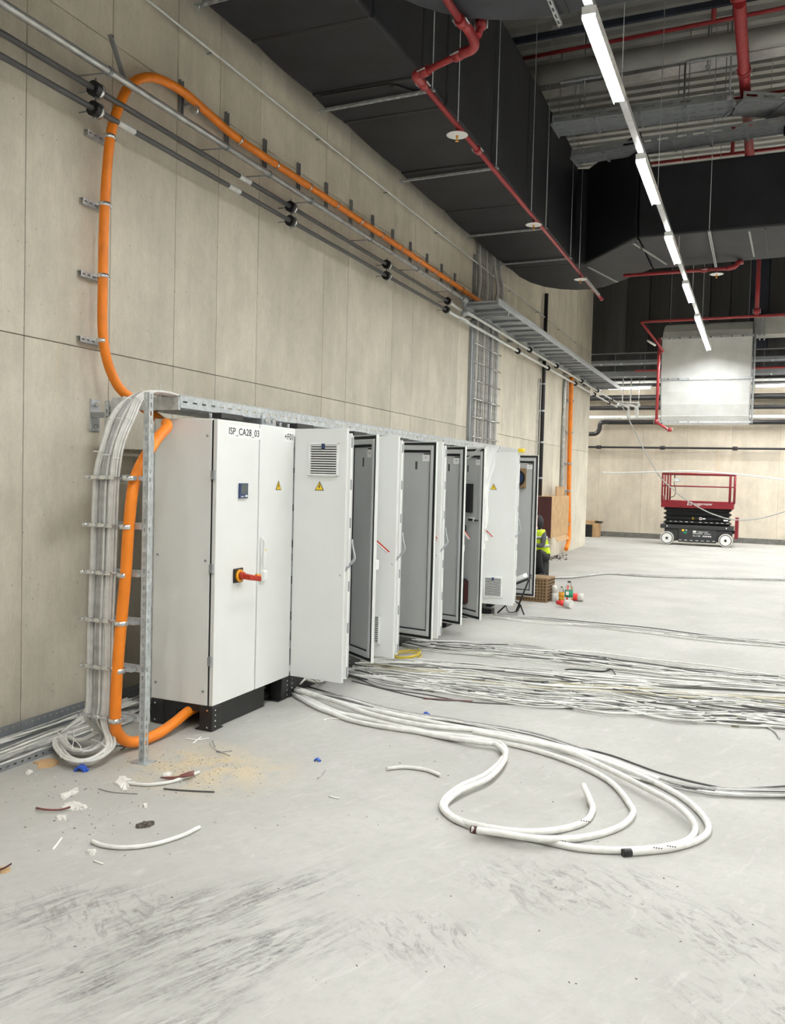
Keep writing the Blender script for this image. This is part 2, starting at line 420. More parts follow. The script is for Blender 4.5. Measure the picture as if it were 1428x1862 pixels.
tag(MB().box(XL-.2, XL, END-.2, FARY+.3, 0, CEIL).build('wall_recess_side', 'wall'), kind='structure')
tag(MB().box(XR, XR+.2, Y0, FARY+.3, 0, CEIL).build('wall_right', 'wall'), kind='structure')
tag(MB().box(XL, XR, Y0-.2, Y0, 0, CEIL).build('wall_near', 'wall'), kind='structure')
# dark clad bulkhead across the hall where the long wall ends
bk = tag(MB().box(WALL, XR, 25.3, 25.5, 5.56, CEIL).build('wall_upper', 'ductdark'), kind='structure')
x = WALL
for i, wdt in enumerate([.95, .62, .55, 1.05, .52, .5, .46, .72, .58, .9, .9, .9, .9, .9, .9, .9, .9, .9]):
    if x >= XR: break
    b = min(XR, x+wdt)
    MB().box(x+.006, b-.006, 25.2, 25.3, 5.55, CEIL-.01).build('cladding_panel', 'navy' if i in (6, 9) else ('cladl' if i % 3 == 0 else 'clad'), bk, bevel=.012); x = b

# ------------------------------------------------------------------ LED lines
def light_row(x, label, y0, vis):
    t = thing('linear_light', label, 'light', (x, 8, ROW_Z))
    MB().box(x-.032, x+.032, -5.6, 21.6 if vis else 29.6, ROW_Z+.035, ROW_Z+.09).build('trunking', 'trunk', t)
    k = MB().box(-.046, .046, 0, 1.52, -.032, -.027).build('led_lens', 'lamp', t)
    h = MB().box(-.048, .048, 0, 1.52, -.026, .034).build('lamp_housing', 'label', t)
    f = MB(); f.box(-.052, -.048, 0, 1.52, -.052, .034); f.box(.048, .052, 0, 1.52, -.052, .034); f = f.build('glare_fin', 'label', t)  # fins added to keep lamp light off the upper wall
    f.location = Vector((0, y0-8+.76, -.052))
    k.location = Vector((0, y0-8+.76, -.032)); h.location = Vector((0, y0-8+.76, -.026))
    yl = [y0+3.0*i for i in range(1, 20) if y0+3.0*i < 21.5]+([19.95, 25.7, 27.3] if vis else [22.4, 25.4, 28.0])  # lamps past the visible end are added unseen to brighten the far wall
    for yy in yl:
        for q in (k, h, f): dup(q, q.location+Vector((0, yy-y0, 0)), t)
    for yy in range(int(y0)+1, 23, 3):
        MB().cyl((x, yy, ROW_Z+.09), (x, yy, CEIL), .004, 6).build('suspension_wire', 'zinc', t)
light_row(ROW_X, 'bright white linear LED line running away overhead from the top edge of the photo', -2.6, True)
light_row(2.95, 'white linear LED line above the open floor right of the visible line, outside the frame', -2.6, False)
light_row(7.1, 'white linear LED line farthest to the right, outside the frame', -2.6, False)
def added_row(x, label, ys_):  # unseen lamps added to brighten the far bay
    t = thing('linear_light', label, 'light', (x, ys_[0], ROW_Z))
    for yy in ys_:
        MB().box(x-.046, x+.046, yy, yy+1.52, ROW_Z-.032, ROW_Z-.027).build('led_lens', 'lamp', t)
        MB().box(x-.048, x+.048, yy, yy+1.52, ROW_Z-.026, ROW_Z+.034).build('lamp_housing', 'label', t)
    MB().box(x-.032, x+.032, ys_[0]-.2, ys_[-1]+1.7, ROW_Z+.035, ROW_Z+.09).build('trunking', 'trunk', t)
    for yy in (ys_[0], ys_[-1]+1.4): MB().cyl((x, yy, ROW_Z+.09), (x, yy, CEIL), .004, 6).build('suspension_wire', 'zinc', t)
added_row(1.35, 'added unseen LED line brightening the far bay just outside the right edge', (25.9, 27.5))
added_row(-6.4, 'added unseen LED line in the recess behind the wall end, brightening the far wall', (25.9, 27.5))
for xa, xb, lab in ((-4.75, -3.4, 'white LED batten by the pipes at the far wall, left of the galvanised duct'), (-.2, 1.2, 'white LED batten by the pipes at the far wall, right of the galvanised duct'), (-2.75, -1.35, 'added unseen LED batten by the far wall, behind the galvanised duct'), (2.6, 4.0, 'added unseen LED batten at the far wall right outside the frame'), (5.4, 6.8, 'added unseen LED batten at the far wall farthest right outside the frame'), (-7.4, -6.0, 'added unseen LED batten in the recess behind the end of the long wall')):
    t = thing('batten_light', lab, 'light', ((xa+xb)/2, 29.3, 5.0))  # battens out of view are added to light up the far wall
    MB().box(xa, xb, 29.27, 29.33, 4.96, 5.03).build('led_lens', 'batten', t, bevel=.008)
    MB().box(xa-.05, xb+.05, 29.26, 29.34, 5.03, 5.08).build('trunking', 'trunk', t)
    for q in (xa+.2, xb-.2): MB().cyl((q, 29.3, 5.08), (q, 29.3, CEIL), .004, 6).build('suspension_wire', 'zinc', t)

# ================================================================== PIPES AND CABLES ON THE LONG WALL
def wallpipe(name, label, cat, m, X, Z, y0, y1, r, clamps, kind, seg=12, zend=None):
    t = thing(name, label, cat, (X, (y0+y1)/2, Z))
    MB().cyl((X, y0, Z), (X, y1, Z if zend is None else zend), r, seg).build('pipe', m, t)
    for i, yy in enumerate(clamps):
        if kind == 'rubber':
            MB().cyl((X, yy-.035, Z), (X, yy+.035, Z), r+.032, 14).build('rubber_collar', 'plastic_black', t)
            MB().cyl((X, yy+.012, Z), (X, yy+.038, Z), r+.035, 14).build('clamp_band', 'chrome', t)
            mb = MB().cyl((WALL, yy, Z), (X-r-.02, yy, Z), .005, 6); mb.cyl((X, yy, Z-r-.06), (X, yy, Z+r+.06), .006, 6)
            mb.build('clamp_stud', 'zincd', t)
        elif kind == 'ring':
            MB().cyl((X, yy-.013, Z), (X, yy+.013, Z), r+.007, 12).build('pipe_clip', 'zincd', t)
            MB().cyl((WALL, yy-.06, Z-.02), (X-r, yy, Z-.01), .006, 6).build('clip_stud', 'zincd', t)
        else:
            MB().box(WALL, X, yy-.008, yy+.008, Z-.006, Z+.006).build('pipe_clip', 'zincd', t)
    return t
wallpipe('steel_conduit', 'galvanised steel conduit on rings, topmost and thickest bright pipe left of the orange cable', 'pipe', 'steelpipe', -4.34, 4.63, Y0+.2, 12.75, .027, [1.8, 3.3, 4.87, 6.33, 7.03, 7.85, 9.31, 10.81, 12.2], 'ring')
pa = wallpipe('grey_pipe', 'upper of the two dark grey pipes in black rubber collars on the wall', 'pipe', 'greypipe', -4.44, 4.51, Y0+.2, 12.5, .021, [2.1, 4.85, 7.62, 10.04, 12.36], 'rubber')
pb = wallpipe('grey_pipe', 'lower of the two dark grey pipes in black rubber collars on the wall', 'pipe', 'greypipe', -4.44, 4.37, Y0+.2, 12.4, .021, [2.1, 4.85, 7.62, 10.04, 12.3], 'rubber')
for t, yy, z in ((pb, 5.17, 4.37), (pb, 6.6, 4.37), (pa, 6.77, 4.51)):
    MB().cyl((-4.44, yy-.09, z), (-4.44, yy+.09, z), .024, 12).build('pipe_sleeve', 'whitepipe', t)
wallpipe('thin_pipe', 'thin bright pipe clipped high on the wall below the black duct', 'pipe', 'whitepipe', -4.52, 5.475, Y0+.2, 24.9, .011, [2.3, 4.4, 6.37, 8.38, 10.21, 12.11, 14.2, 16.2, 18.4, 20.6, 22.6, 24.6], 'clip', 8)
# pair of white pipes continuing along under the cable ladder
for k, (X, Z, lab) in enumerate(((-4.36, 4.47, 'upper white grey pipe running under the cable ladder to the far wall'), (-4.44, 4.36, 'lower white grey pipe running under the cable ladder to the far wall'))):
    t = thing('white_pipe', lab, 'pipe', (X, 20, Z))
    xa = -3.55 if k == 0 else -3.9
    MB().tube([(-4.44, 12.35, 4.51 if k == 0 else 4.37), (-4.44, 12.75, 4.50 if k == 0 else 4.36), (-4.40, 13.05, Z), (X, 13.5, Z), (X, 14.2, Z), (X, 28.0, Z), (X+.1, 28.5, Z), (X+.6, 28.9, Z), (X+.62, 29.0, Z-.1), (X+.62, 29.2, 4.1)], .024, 10).build('pipe', 'whitepipe', t)
    for yy in (17.1-.6*k, 19.6-.5*k, 22.6-.4*k, 25.0, 27.6):
        MB().cyl((X, yy-.04, Z), (X, yy+.04, Z), .055, 12).build('rubber_collar', 'plastic_black', t)
        MB().cyl((X, yy, Z+.05), (X, yy, 4.58), .006, 6).build('clamp_stud', 'zincd', t)
# valve at the end of the steel conduit
t = thing('pipe_valve', 'small grey valve standing at the end of the steel conduit', 'valve', (-4.34, 12.85, 4.5))
MB().cyl((-4.34, 12.72, 4.63), (-4.34, 12.92, 4.63), .05, 12).build('flange', 'zincd', t)
MB().lathe([(.03, 0), (.05, .02), (.05, .06), (.03, .08), (.03, .2), (.055, .22), (.055, .26), (.02, .28)], (-4.34, 12.85, 4.37), 12).build('valve_body', 'zincd', t)

# thick orange cable: wall to rack to cabinet, one cable
OR = .036
pts = [(-4.47, 14.6, 4.84), (-4.47, 13.0, 4.845), (-4.47, 11, 4.85), (-4.47, 9, 4.85), (-4.47, 7.6, 4.85), (-4.47, 6.7, 4.85), (-4.47, 6.2, 4.9), (-4.47, 5.85, 4.93), (-4.47, 5.5, 4.88), (-4.47, 5.25, 4.72), (-4.47, 5.1, 4.45), (-4.47, 5.03, 4.2), (-4.47, 4.99, 3.75), (-4.47, 4.98, 3.25), (-4.46, 4.985, 2.75), (-4.42, 5.08, 2.46), (-4.33, 5.2, 2.33), (-4.18, 5.25, 2.22), (-3.97, 5.08, 2.16), (-3.82, 4.9, 2.15), (-3.70, 4.75, 2.11), (-3.60, 4.5, 2.0), (-3.555, 4.27, 1.77), (-3.56, 4.22, 1.47), (-3.575, 4.215, 1.17), (-3.60, 4.21, .87), (-3.62, 4.205, .57), (-3.64, 4.215, .30), (-3.66, 4.26, .16), (-3.67, 4.4, .06), (-3.66, 4.62, .045), (-3.66, 4.82, .075), (-3.66, 5.0, .12), (-3.66, 5.2, .13)]
oc = thing('power_cable', 'thick orange power cable from along the wall down the rack into the cabinet plinth', 'cable', (-4.47, 4.98, 2.5))
MB().tube(pts, OR, 14, 8).build('sheath', 'orange', oc)
# struts behind the horizontal run
for i, yy in enumerate([6.0, 6.67, 7.32, 7.99, 8.62, 9.25, 9.87, 10.51, 11.14, 11.79, 12.41, 13.03]):
    od = ['first', 'second', 'third', 'fourth', 'fifth', 'sixth', 'seventh', 'eighth', 'ninth', 'tenth', 'eleventh', 'twelfth'][i]
    t = thing('wall_strut', f'{od} dark upright strut from the left clamping the orange cable high on the wall', 'bracket', (WALL+.02, yy, 4.7), 'upright struts along the orange cable')
    mb = MB(); mb.box(WALL, WALL+.028, yy-.02, yy-.016, 4.80, 5.09); mb.box(WALL, WALL+.028, yy+.016, yy+.02, 4.80, 5.09); mb.box(WALL, WALL+.004, yy-.02, yy+.02, 4.80, 5.09)
    mb.build('channel', 'zincd', t)
    MB().cyl((-4.47, yy+.03, 4.85), (-4.47, yy+.055, 4.85), OR+.006, 14).build('cable_clamp', 'chrome', t)
    MB().box(-4.57, -4.49, yy+.03, yy+.055, 4.885, 4.91).build('clamp_foot', 'zinc', t)
# struts behind the drop
for i, (yy, z, dz) in enumerate([(5.03, 4.25, .02), (4.99, 3.75, 0), (4.98, 3.23, 0), (4.98, 2.76, 0)]):
    lab = ['uppermost', 'second from the top', 'third from the top', 'lowest'][i]
    t = thing('wall_strut', f'{lab} horizontal slotted strut with clamp on the orange cable drop at left', 'bracket', (WALL+.03, yy, z))
    mb = MB(); mb.perf((WALL+.035, yy-.13, z-.02), (0, 1, 0), (0, 0, 1), .26, .04, .05, .026, .012)
    mb.box(WALL, WALL+.035, yy-.13, yy+.13, z-.022, z-.018); mb.box(WALL, WALL+.035, yy-.13, yy+.13, z+.018, z+.022)
    mb.build('channel', 'zinc', t)
    MB().cyl((-4.47, yy, z-.014), (-4.47, yy, z+.014), OR+.007, 16).build('cable_clamp', 'chrome', t)
    MB().box(WALL+.036, -4.46, yy+.04, yy+.06, z-.014, z+.014).build('clamp_foot', 'chrome', t)
# loose diagonal strut near the bend
t = thing('wall_strut', 'thin slanted strut leaning on the wall above the bend of the orange cable', 'bracket', (WALL+.02, 5.2, 4.9))
MB().obox((WALL+.03, 5.13, 5.05), (0, .52, -.85), (0, .85, .52), (1, 0, 0), (0, .30), (0, .022), (-.03, 0)).build('channel', 'zincd', t)
MB().cyl((WALL+.032, 5.145, 5.04), (WALL+.04, 5.145, 5.04), .008, 8).build('bolt', 'chrome', t)

# ------------------------------------------------------------------ black duct along the wall with its far elbow
DZ0, DZ1, DXL, DXR = 5.645, 7.46, -4.3, -3.12
ad = thing('air_duct', 'huge black insulated air duct hanging along the top of the long wall', 'duct', (-3.7, 8, DZ0))
sec = [Y0+.1, -4, -1.2, 1.2, 3.3, 5.0, 6.62, 7.76, 8.45, 10.1, 11.75, 13.08, 14.78, 15.2]
for a, b in zip(sec, sec[1:]):
    bul = .022+.012*random.random()
    poly = []
    n = 6
    for k in range(n+1):
        f = k/n; poly.append((DXL-bul*math.sin(math.pi*f)**.7 if 0 < f < 1 else DXL, a+.012+(b-a-.024)*f))
    for k in range(n+1):
        f = 1-k/n; poly.append((DXR+.012*math.sin(math.pi*f), a+.012+(b-a-.024)*f))
    d = random.uniform(-.008, .008)
    MB().prism(poly, DZ0+d, DZ1).build('duct_section', 'duct', ad, bevel=.03)
    MB().box(DXL+.012, DXR-.01, b-.045, b+.03, DZ0-.012, DZ1-.02).build('joint_band', 'ductdark', ad, bevel=.015)
MB().box(-4.2, -3.42, 7.74, 7.80, DZ0-.022, DZ0).build('tape_strip', 'ductdark', ad)
MB().obox((-3.44, 7.76, DZ0-.022), (.55, .83, 0), (-.83, .55, 0), Z_, (0, .36), (-.02, .03), (0, .022)).build('tape_strip', 'ductdark', ad)
# elbow and the transverse run
el = [(DXR, 15.2), (-2.95, 15.25), (-1.96, 13.94), (-1.9, 13.9), (-1.9, 15.98), (-2.42, 16.62), (-2.9, 17.15), (-3.2, 17.3), (-3.5, 17.27), (-3.78, 17.13), (-4.05, 16.82), (-4.22, 16.4), (-4.3, 15.9), (-4.3, 15.2)]
MB().prism(el[::-1], DZ0, 7.3).build('elbow', 'duct', ad, bevel=.05)
MB().prism([(-1.88, 13.89), (1.2, 13.85), (1.2, 15.72), (-.4, 15.85), (-1.88, 15.98)], DZ0+.004, 6.72).build('duct_section', 'duct', ad, bevel=.03)
MB().prism([(1.22, 13.85), (XR-.1, 13.7), (XR-.1, 15.5), (1.22, 15.72)], DZ0, 6.72).build('duct_section', 'duct', ad, bevel=.03)
for a, b in (((-2.98, 15.3), (-2.86, 17.0)), ((-2.0, 13.98), (-2.32, 16.35)), ((-1.86, 13.92), (-1.86, 15.95)), ((-.35, 13.92), (-.30, 15.75)), ((-.15, 13.92), (-.12, 15.75))):
    pass
def seam(a, b, z, wd=.02, m='seam'):
    a, b = Vector((*a, z)), Vector((*b, z)); u = (b-a).normalized(); v = Vector((-u.y, u.x, 0))
    MB().obox(a, u, v, Z_, (0, (b-a).length), (-wd, wd), (-.012, .004)).build('sealant_seam', m, ad)
seam((-2.93, 15.45), (-2.62, 16.75), DZ0); seam((-1.98, 14.15), (-1.62, 15.65), DZ0); seam((-.28, 14.0), (-.22, 15.55), DZ0, .014)
seam((-1.9, 13.98), (-1.9, 15.9), DZ0, .012, 'ductgrey'); seam((-.06, 13.95), (0, 15.6), DZ0, .01, 'ductgrey')
# hangers of that duct: slotted rail below, two rods up to the deck
def hanger(o, u, Ln, z, label, m='zinc', rods=True):
    t = thing('duct_hanger', label, 'hanger', (o[0], o[1], z))
    u = Vector((*u, 0)).normalized(); v = Vector((-u.y, u.x, 0)); o = Vector((*o, z))
    mb = MB(); mb.perf(o-v*.02, u, v, Ln, .041, .05*2, .06, .014)
    mb.obox(o, u, v, Z_, (0, Ln), (-.021, -.018), (0, .022)); mb.obox(o, u, v, Z_, (0, Ln), (.018, .021), (0, .022))
    mb.build('slotted_rail', m, t)
    if rods:
        for q in (.03, Ln-.03):
            p = o+u*q; MB().cyl(p-Z_*.03, (p.x, p.y, CEIL), .006, 6).build('threaded_rod', 'zinc', t)
            MB().cyl(p-Z_*.012, p, .014, 6).build('nut', 'chrome', t)
for i, (yy) in enumerate((3.9, 5.9, 8.03, 10.25, 12.89, 14.72)):
    o_ = ['slotted rail hanger under the wall duct above the camera', 'second slotted rail hanger above the camera', 'slotted rail hanger under the wall duct nearest in view', 'slotted rail hanger under the wall duct, second in view', 'slotted rail hanger under the wall duct, third in view', 'slotted rail hanger under the wall duct, farthest in view'][i]
    hanger((-4.37, yy), (1.27, -.05), 1.31, DZ0-.045, o_)
hanger((-.83, 13.72), (0, 1), 2.35, DZ0-.04, 'slotted rail hanger running away under the transverse black duct')
# near black elbow duct at the top edge
R_ = 1.28; cxx, cyy = -1.68, 5.9
poly = [(XR-.1, 7.18), (-1.68, 7.18)] + [(cxx-R_*math.sin(a), cyy+R_*math.cos(a)) for a in [i*math.pi/2/10 for i in range(1, 11)]] + [(cxx-R_, 3.5), (-1.62, 3.5), (-1.62, 5.3), (XR-.1, 5.3)]
nd_ = thing('air_duct', 'dark grey rounded duct elbow crossing the top edge of the photo', 'duct', (-1.7, 6, 5.66))
MB().prism(poly[::-1], 5.66, 6.6).build('elbow', 'ductgrey', nd_, bevel=.04)
MB().box(-1.61, -1.58, 5.32, 7.17, 5.648, 5.66).build('joint_band', 'ductdark', nd_)
hanger((-1.675, 4.95), (0, 1), 2.28, 5.615, 'slotted rail hanger under the near dark duct elbow at the top edge')

# ------------------------------------------------------------------ red sprinkler pipes
def coupling(p, d, r, t):
    p, d = Vector(p), Vector(d).normalized()
    MB().cyl(p-d*.045, p+d*.045, r+.016, 12).build('coupling', 'red', t)
    s = d.cross(Z_); s = s.normalized() if s.length > .1 else X_
    MB().cyl(p+s*(r+.025)-d*.05, p+s*(r+.025)+d*.05, .008, 6).build('coupling_bolt', 'zinc', t)
    MB().cyl(p-s*(r+.025)-d*.05, p-s*(r+.025)+d*.05, .008, 6).build('coupling_bolt', 'zinc', t)
def sprinkler(p, t):
    p = Vector(p)
    d = MB().lathe([(.105, 0), (.115, .004), (.03, .022), (.012, .03)], p, 20).build('heat_shield', 'label', t)
    MB().lathe([(.012, .0), (.012, -.03), (.004, -.03), (.004, -.055), (.02, -.056), (.018, -.06)], p, 10).build('sprinkler_head', 'amber', t)
    MB().cyl(p+Z_*.025, p+Z_*.09, .014, 8).build('drop_nipple', 'red', t)
SZ = 5.5
sp = thing('sprinkler_pipe', 'red sprinkler pipe run below the right edge of the wall duct with zigzag start', 'pipe', (-3.04, 10, SZ))
MB().tube([(-3.04, 7.42, SZ), (-3.04, 17.5, SZ)], .026, 12, raw=True).build('pipe', 'red', sp)
MB().tube([(-3.04, 7.42, SZ), (-2.47, 7.15, SZ)], .03, 12, raw=True).build('pipe', 'red', sp)
e = MB().tube([(-2.95, 7.38, SZ), (-3.02, 7.40, SZ), (-3.045, 7.45, SZ), (-3.04, 7.56, SZ)], .044, 12, 5); e.build('elbow', 'red', sp)
MB().tube([(-2.52, 7.17, SZ), (-2.40, 7.12, SZ), (-2.37, 7.06, SZ+.03), (-2.40, 6.98, SZ+.10), (-2.42, 6.88, SZ+.1)], .044, 12, 5).build('elbow', 'red', sp)
MB().tube([(-2.42, 6.95, SZ+.1), (-2.42, Y0+.3, SZ+.1)], .032, 12, raw=True).build('pipe', 'red', sp)
MB().tube([(-2.33, 7.05, SZ+.06), (-2.33, 7.45, 6.2), (-2.33, 7.5, 8.0)], .03, 10, raw=True).build('riser_pipe', 'red', sp)
for p, d in (((-2.93, 7.37, SZ), (1, -.45, 0)), ((-3.04, 7.6, SZ), Y_), ((-2.55, 7.19, SZ), (1, -.45, 0)), ((-2.42, 6.86, SZ+.1), Y_), ((-2.33, 7.12, SZ+.2), Z_)): coupling(p, d, .03, sp)
coupling((-3.04, 9.3, SZ), Y_, .026, sp)
for yy in (8.6, 11.92, 15.35): sprinkler((-3.04, yy, SZ-.1), sp)
MB().cyl((-3.04, 17.4, SZ), (-3.04, 17.52, SZ), .04, 12).build('end_cap', 'red', sp)
for yy in (8.5, 11.6, 15.0): MB().cyl((-3.0, yy, SZ), (-3.0, yy, CEIL), .005, 6).build('threaded_rod', 'zinc', sp)
hanger((-2.98, 15.4), (0, 1), 1.5, 5.44, 'short slotted rail beside the far end of the red sprinkler pipe', rods=False)
s2 = thing('sprinkler_pipe', 'red sprinkler pipe crossing under the transverse black duct', 'pipe', (-1.3, 15.66, SZ))
MB().tube([(-2.35, 15.68, SZ), (-.62, 15.66, SZ)], .03, 12, raw=True).build('pipe', 'red', s2)
MB().tube([(-.64, 15.66, SZ), (-.52, 15.65, SZ+.02), (-.46, 15.72, SZ+.1), (-.42, 15.85, SZ+.14)], .042, 10, 5).build('elbow', 'red', s2)
MB().tube([(-.42, 15.85, SZ+.14), (-.42, 16.1, SZ+.16), (-.42, 16.1, 8.2)], .028, 10, raw=True).build('pipe', 'red', s2)
sprinkler((-.8, 15.66, SZ-.09), s2); coupling((-1.0, 15.66, SZ), X_, .03, s2)
# big main high under the deck and laterals
rm = thing('sprinkler_main', 'fat red sprinkler main hanging high under the roof deck at upper right', 'pipe', (-.4, 13, 7.55))
a, b = fl(1345, 5, 7.55), fl(1364, 285, 7.55)
MB().tube([a, b+(b-a)*.5], .075, 16, raw=True).build('pipe', 'red', rm)
MB().tube([a+Vector((0, -.05, 0)), a+Vector((0, -.12, .12)), a+Vector((0, -.13, .5)), a+Vector((0, -.13, 1.0))], .10, 14, 5).build('elbow', 'red', rm)
for f in (.35, .62): coupling(a+(b-a)*f, b-a, .075, rm)
def lateral(label, p, q, z, r, drops=()):
    a, b = fl(*p, z), fl(*q, z); t = thing('sprinkler_lateral', label, 'pipe', a)
    u = (b-a).normalized(); MB().tube([a-u*.2, b+u*4], r, 10, raw=True).build('pipe', 'red', t)
    for f in drops:
        k = a+(b-a)*f; MB().cyl(k, (k.x, k.y, CEIL), r*1.2, 8).build('riser_pipe', 'red', t)
    for f in (.25, .75): k = a+(b-a)*f; MB().cyl(k, (k.x, k.y, CEIL), .006, 6).build('threaded_rod', 'zinc', t)
lateral('thin red lateral pipe just below the roof deck nearest the top right corner', (955, 106), (1428, 14), 8.1, .028, (.75,))
lateral('thin red lateral pipe above the far end of the transverse duct', (1185, 297), (1428, 268), 8.1, .03, (.62,))
lateral('dark red lateral pipe passing the cable trays at right', (1330, 180), (1428, 165), 8.0, .022)
# round grey ventilation duct, beam, trays, rods under the deck
a, b = fl(975, 138, 7.85), fl(1428, 62, 7.85); u = (b-a).normalized()
t = thing('round_duct', 'large round pale grey duct crossing high under the roof deck', 'duct', a)
MB().cyl(a-u*1.2, b+u*7, .14, 20).build('duct_tube', 'deck', t)
for f in (.2, .72): k = a+(b-a)*f; MB().box(k.x-.3, k.x+.3, k.y-.02, k.y+.02, k.z-.17, k.z-.15).build('support_bar', 'zinc', t); MB().cyl(k-Z_*.28+Y_*.26, (k.x, k.y+.26, CEIL), .008, 6).build('threaded_rod', 'zincd', t)
a, b = fl(945, 76, 8.2), fl(1340, 3, 8.2); u = (b-a).normalized()
t = tag(MB().obox(a-u*.3, u, u.cross(Z_), Z_, (0, (b-a).length+9), (-.03, .03), (-.02, .06)).build('roof_beam', 'navy'), 'dark slim beam crossing under the roof deck above the round duct', 'beam')
a, b = fl(1100, 140, CEIL), fl(1428, 78, CEIL); u = (b-a).normalized()
tag(MB().obox(a-u*3, u, u.cross(Z_), Z_, (0, 15), (-.16, .16), (-.12, 0)).build('roof_beam', 'trunk'), 'broad grey beam right behind the round duct under the roof deck', 'beam')
def ladder(name, label, pts, wd, h, m, nr, perf=True):
    t = thing(name, label, 'cable tray', pts[0])
    for a, b in zip(pts, pts[1:]):
        a, b = Vector(a), Vector(b); u = (b-a).normalized(); v = Z_.cross(u).normalized(); Ln = (b-a).length
        for s in (-1, 1):
            mb = MB().perf(a+v*s*wd/2, u, Z_, Ln, h, .25, .16, h*.3); mb.build('side_rail', m, t)
        k = max(2, int(Ln/nr))
        bd = MB().perf(a-v*wd/2, u, v, Ln, wd, .12, .07, .012, rows=3); bd.build('tray_floor', m, t)
        for i in range(k+1): MB().obox(a, u, v, Z_, (Ln*i/k-.02, Ln*i/k+.02), (-wd/2, wd/2), (-.03, 0)).build('cross_rung', 'zincd', t)
        for i in range(0, k+1, 3):
            q = a+u*(Ln*i/k); MB().cyl(q+v*(wd/2+.02), (q.x+v.x*(wd/2+.02), q.y+v.y*(wd/2+.02), CEIL), .007, 6).build('threaded_rod', 'zincd', t)
    return t
ladder('cable_tray', 'perforated cable tray with a bend, upper of two trays high at right', [fl(1010, 236, 7.25), fl(1335, 195, 7.25), fl(1335, 195, 7.25)+Vector((5, 2.6, 0))], .55, .11, 'zincd', .6)
ladder('cable_tray', 'perforated cable tray, lower of two trays high at right', [fl(1045, 292, 7.0), fl(1428, 234, 7.0), fl(1428, 234, 7.0)+Vector((5, 0, 0))], .4, .1, 'zincd', .5)
for i, (x, y0_, y1_, Yq) in enumerate(((1287, 65, 125, 13.6), (1327, 145, 180, 12.9), (1243, 180, 200, 14.2))):
    a, b = dp(x, y0_, Yq), dp(x, y1_, Yq)
    t = thing('tray_hanger', ['dark hanger rod with clips above the round duct at upper right', 'stubby black hanger rod above the bend of the upper cable tray', 'small clip hanger above the upper cable tray'][i], 'hanger', b)
    MB().cyl(b, (b.x, b.y, CEIL), .012, 8).build('threaded_rod', 'zincd', t)
    MB().box(b.x-.03, b.x+.03, b.y-.03, b.y+.03, b.z, b.z+.04).build('clip', 'zinc', t)
# cable ladder over the white pipes
ct = thing('cable_ladder', 'steel cable ladder hanging high along the end of the long wall', 'cable tray', (-4.15, 20, 4.56))
for X in (-4.42, -3.83): MB().box(X-.012, X+.012, 12.95, 25.9, 4.55, 4.65).build('side_rail', 'zinc', ct)
for i in range(26): MB().box(-4.41, -3.84, 13.1+i*.5, 13.16+i*.5, 4.57, 4.60).build('cross_rung', 'zincd', ct)
MB().box(-4.41, -3.84, 12.95, 25.9, 4.605, 4.615).build('tray_floor', 'zincd', ct)
for i in range(5): MB().box(WALL, -3.84, 13.6+i*2.6, 13.65+i*2.6, 4.49, 4.55).build('wall_bracket', 'zincd', ct)
# riser ladders with grey cables
for i, (ya, yb, za, zb, nm) in enumerate(((13.98, 14.86, 2.35, 4.56, 'left and wider'), (14.98, 15.5, 2.35, 4.46, 'right and narrower'))):
    t = thing('cable_riser', f'upright wall ladder of grey cables rising from the cabinets, {nm} of two', 'cable ladder', (WALL, ya, za))
    for yy in (ya, yb): MB().box(WALL, WALL+.06, yy-.012, yy+.012, .3, 5.62 if i == 0 else 5.6).build('side_rail', 'zincd', t)
    if i == 0: MB().box(WALL, WALL+.05, ya-.1, ya+.1, .3, 4.5).build('cover_strip', 'zincd', t)
    for z in (2.55, 2.89, 3.2, 3.51, 3.82, 4.13, 4.42): MB().cyl((WALL+.09, ya-.03, z), (WALL+.09, yb+.03, z), .013, 8).build('clamp_bar', 'chrome', t)
    n = 8 if i == 0 else 5
    for k in range(n):
        yy = ya+.1+(yb-ya-.16)*k/(n-1)+random.uniform(-.015, .015); r = random.choice((.018, .022, .026))
        c_ = MB().tube([(WALL+.05, yy, 1.5), (WALL+.05+random.uniform(0, .01), yy+random.uniform(-.02, .02), 3), (WALL+.05, yy, 4.2), (WALL+.06, yy+random.uniform(-.03, .03), 4.9), (WALL+.12 if i else WALL+.08, yy, 5.25), (WALL+.05, yy, 5.7), (WALL+.05, yy, 6.3)], r, 7).build('riser_cable', random.choice(('cable', 'cableg', 'cableg', 'cable')))
        tag(c_, f'grey cable strapped to the {nm.split()[0]} riser ladder above the cabinets', 'cable', f'cables on the {nm.split()[0]} riser ladder')
# downpipes and conduits farther along
t = thing('downpipe', 'tall dark downpipe with steel strip on the wall past the cabinets', 'pipe', (WALL+.08, 19.0, .95))
MB().cyl((WALL+.08, 19.02, .95), (WALL+.08, 19.02, 6.0), .045, 12).build('pipe', 'blackpipe', t)
MB().box(WALL, WALL+.05, 18.78, 18.9, .6, 4.1).build('steel_strip', 'chrome', t)
for z in (1.9, 2.7, 3.4, 4.0): MB().cyl((WALL+.08, 19.02, z-.02), (WALL+.08, 19.02, z+.02), .052, 12).build('pipe_clamp', 'zinc', t)
t = thing('steel_conduit', 'grey vertical conduit with bent top beside the far orange cable', 'pipe', (WALL+.05, 21.4, 1.4))
MB().tube([(WALL+.05, 21.42, 1.3), (WALL+.05, 21.42, 4.2), (WALL+.05, 21.46, 4.36), (WALL+.05, 21.6, 4.42), (WALL+.05, 21.75, 4.36)], .045, 10, raw=True).build('pipe', 'steelpipe', t)
t = thing('power_cable', 'orange cable hanging down the wall behind the cardboard box', 'cable', (WALL+.1, 22.1, .1))
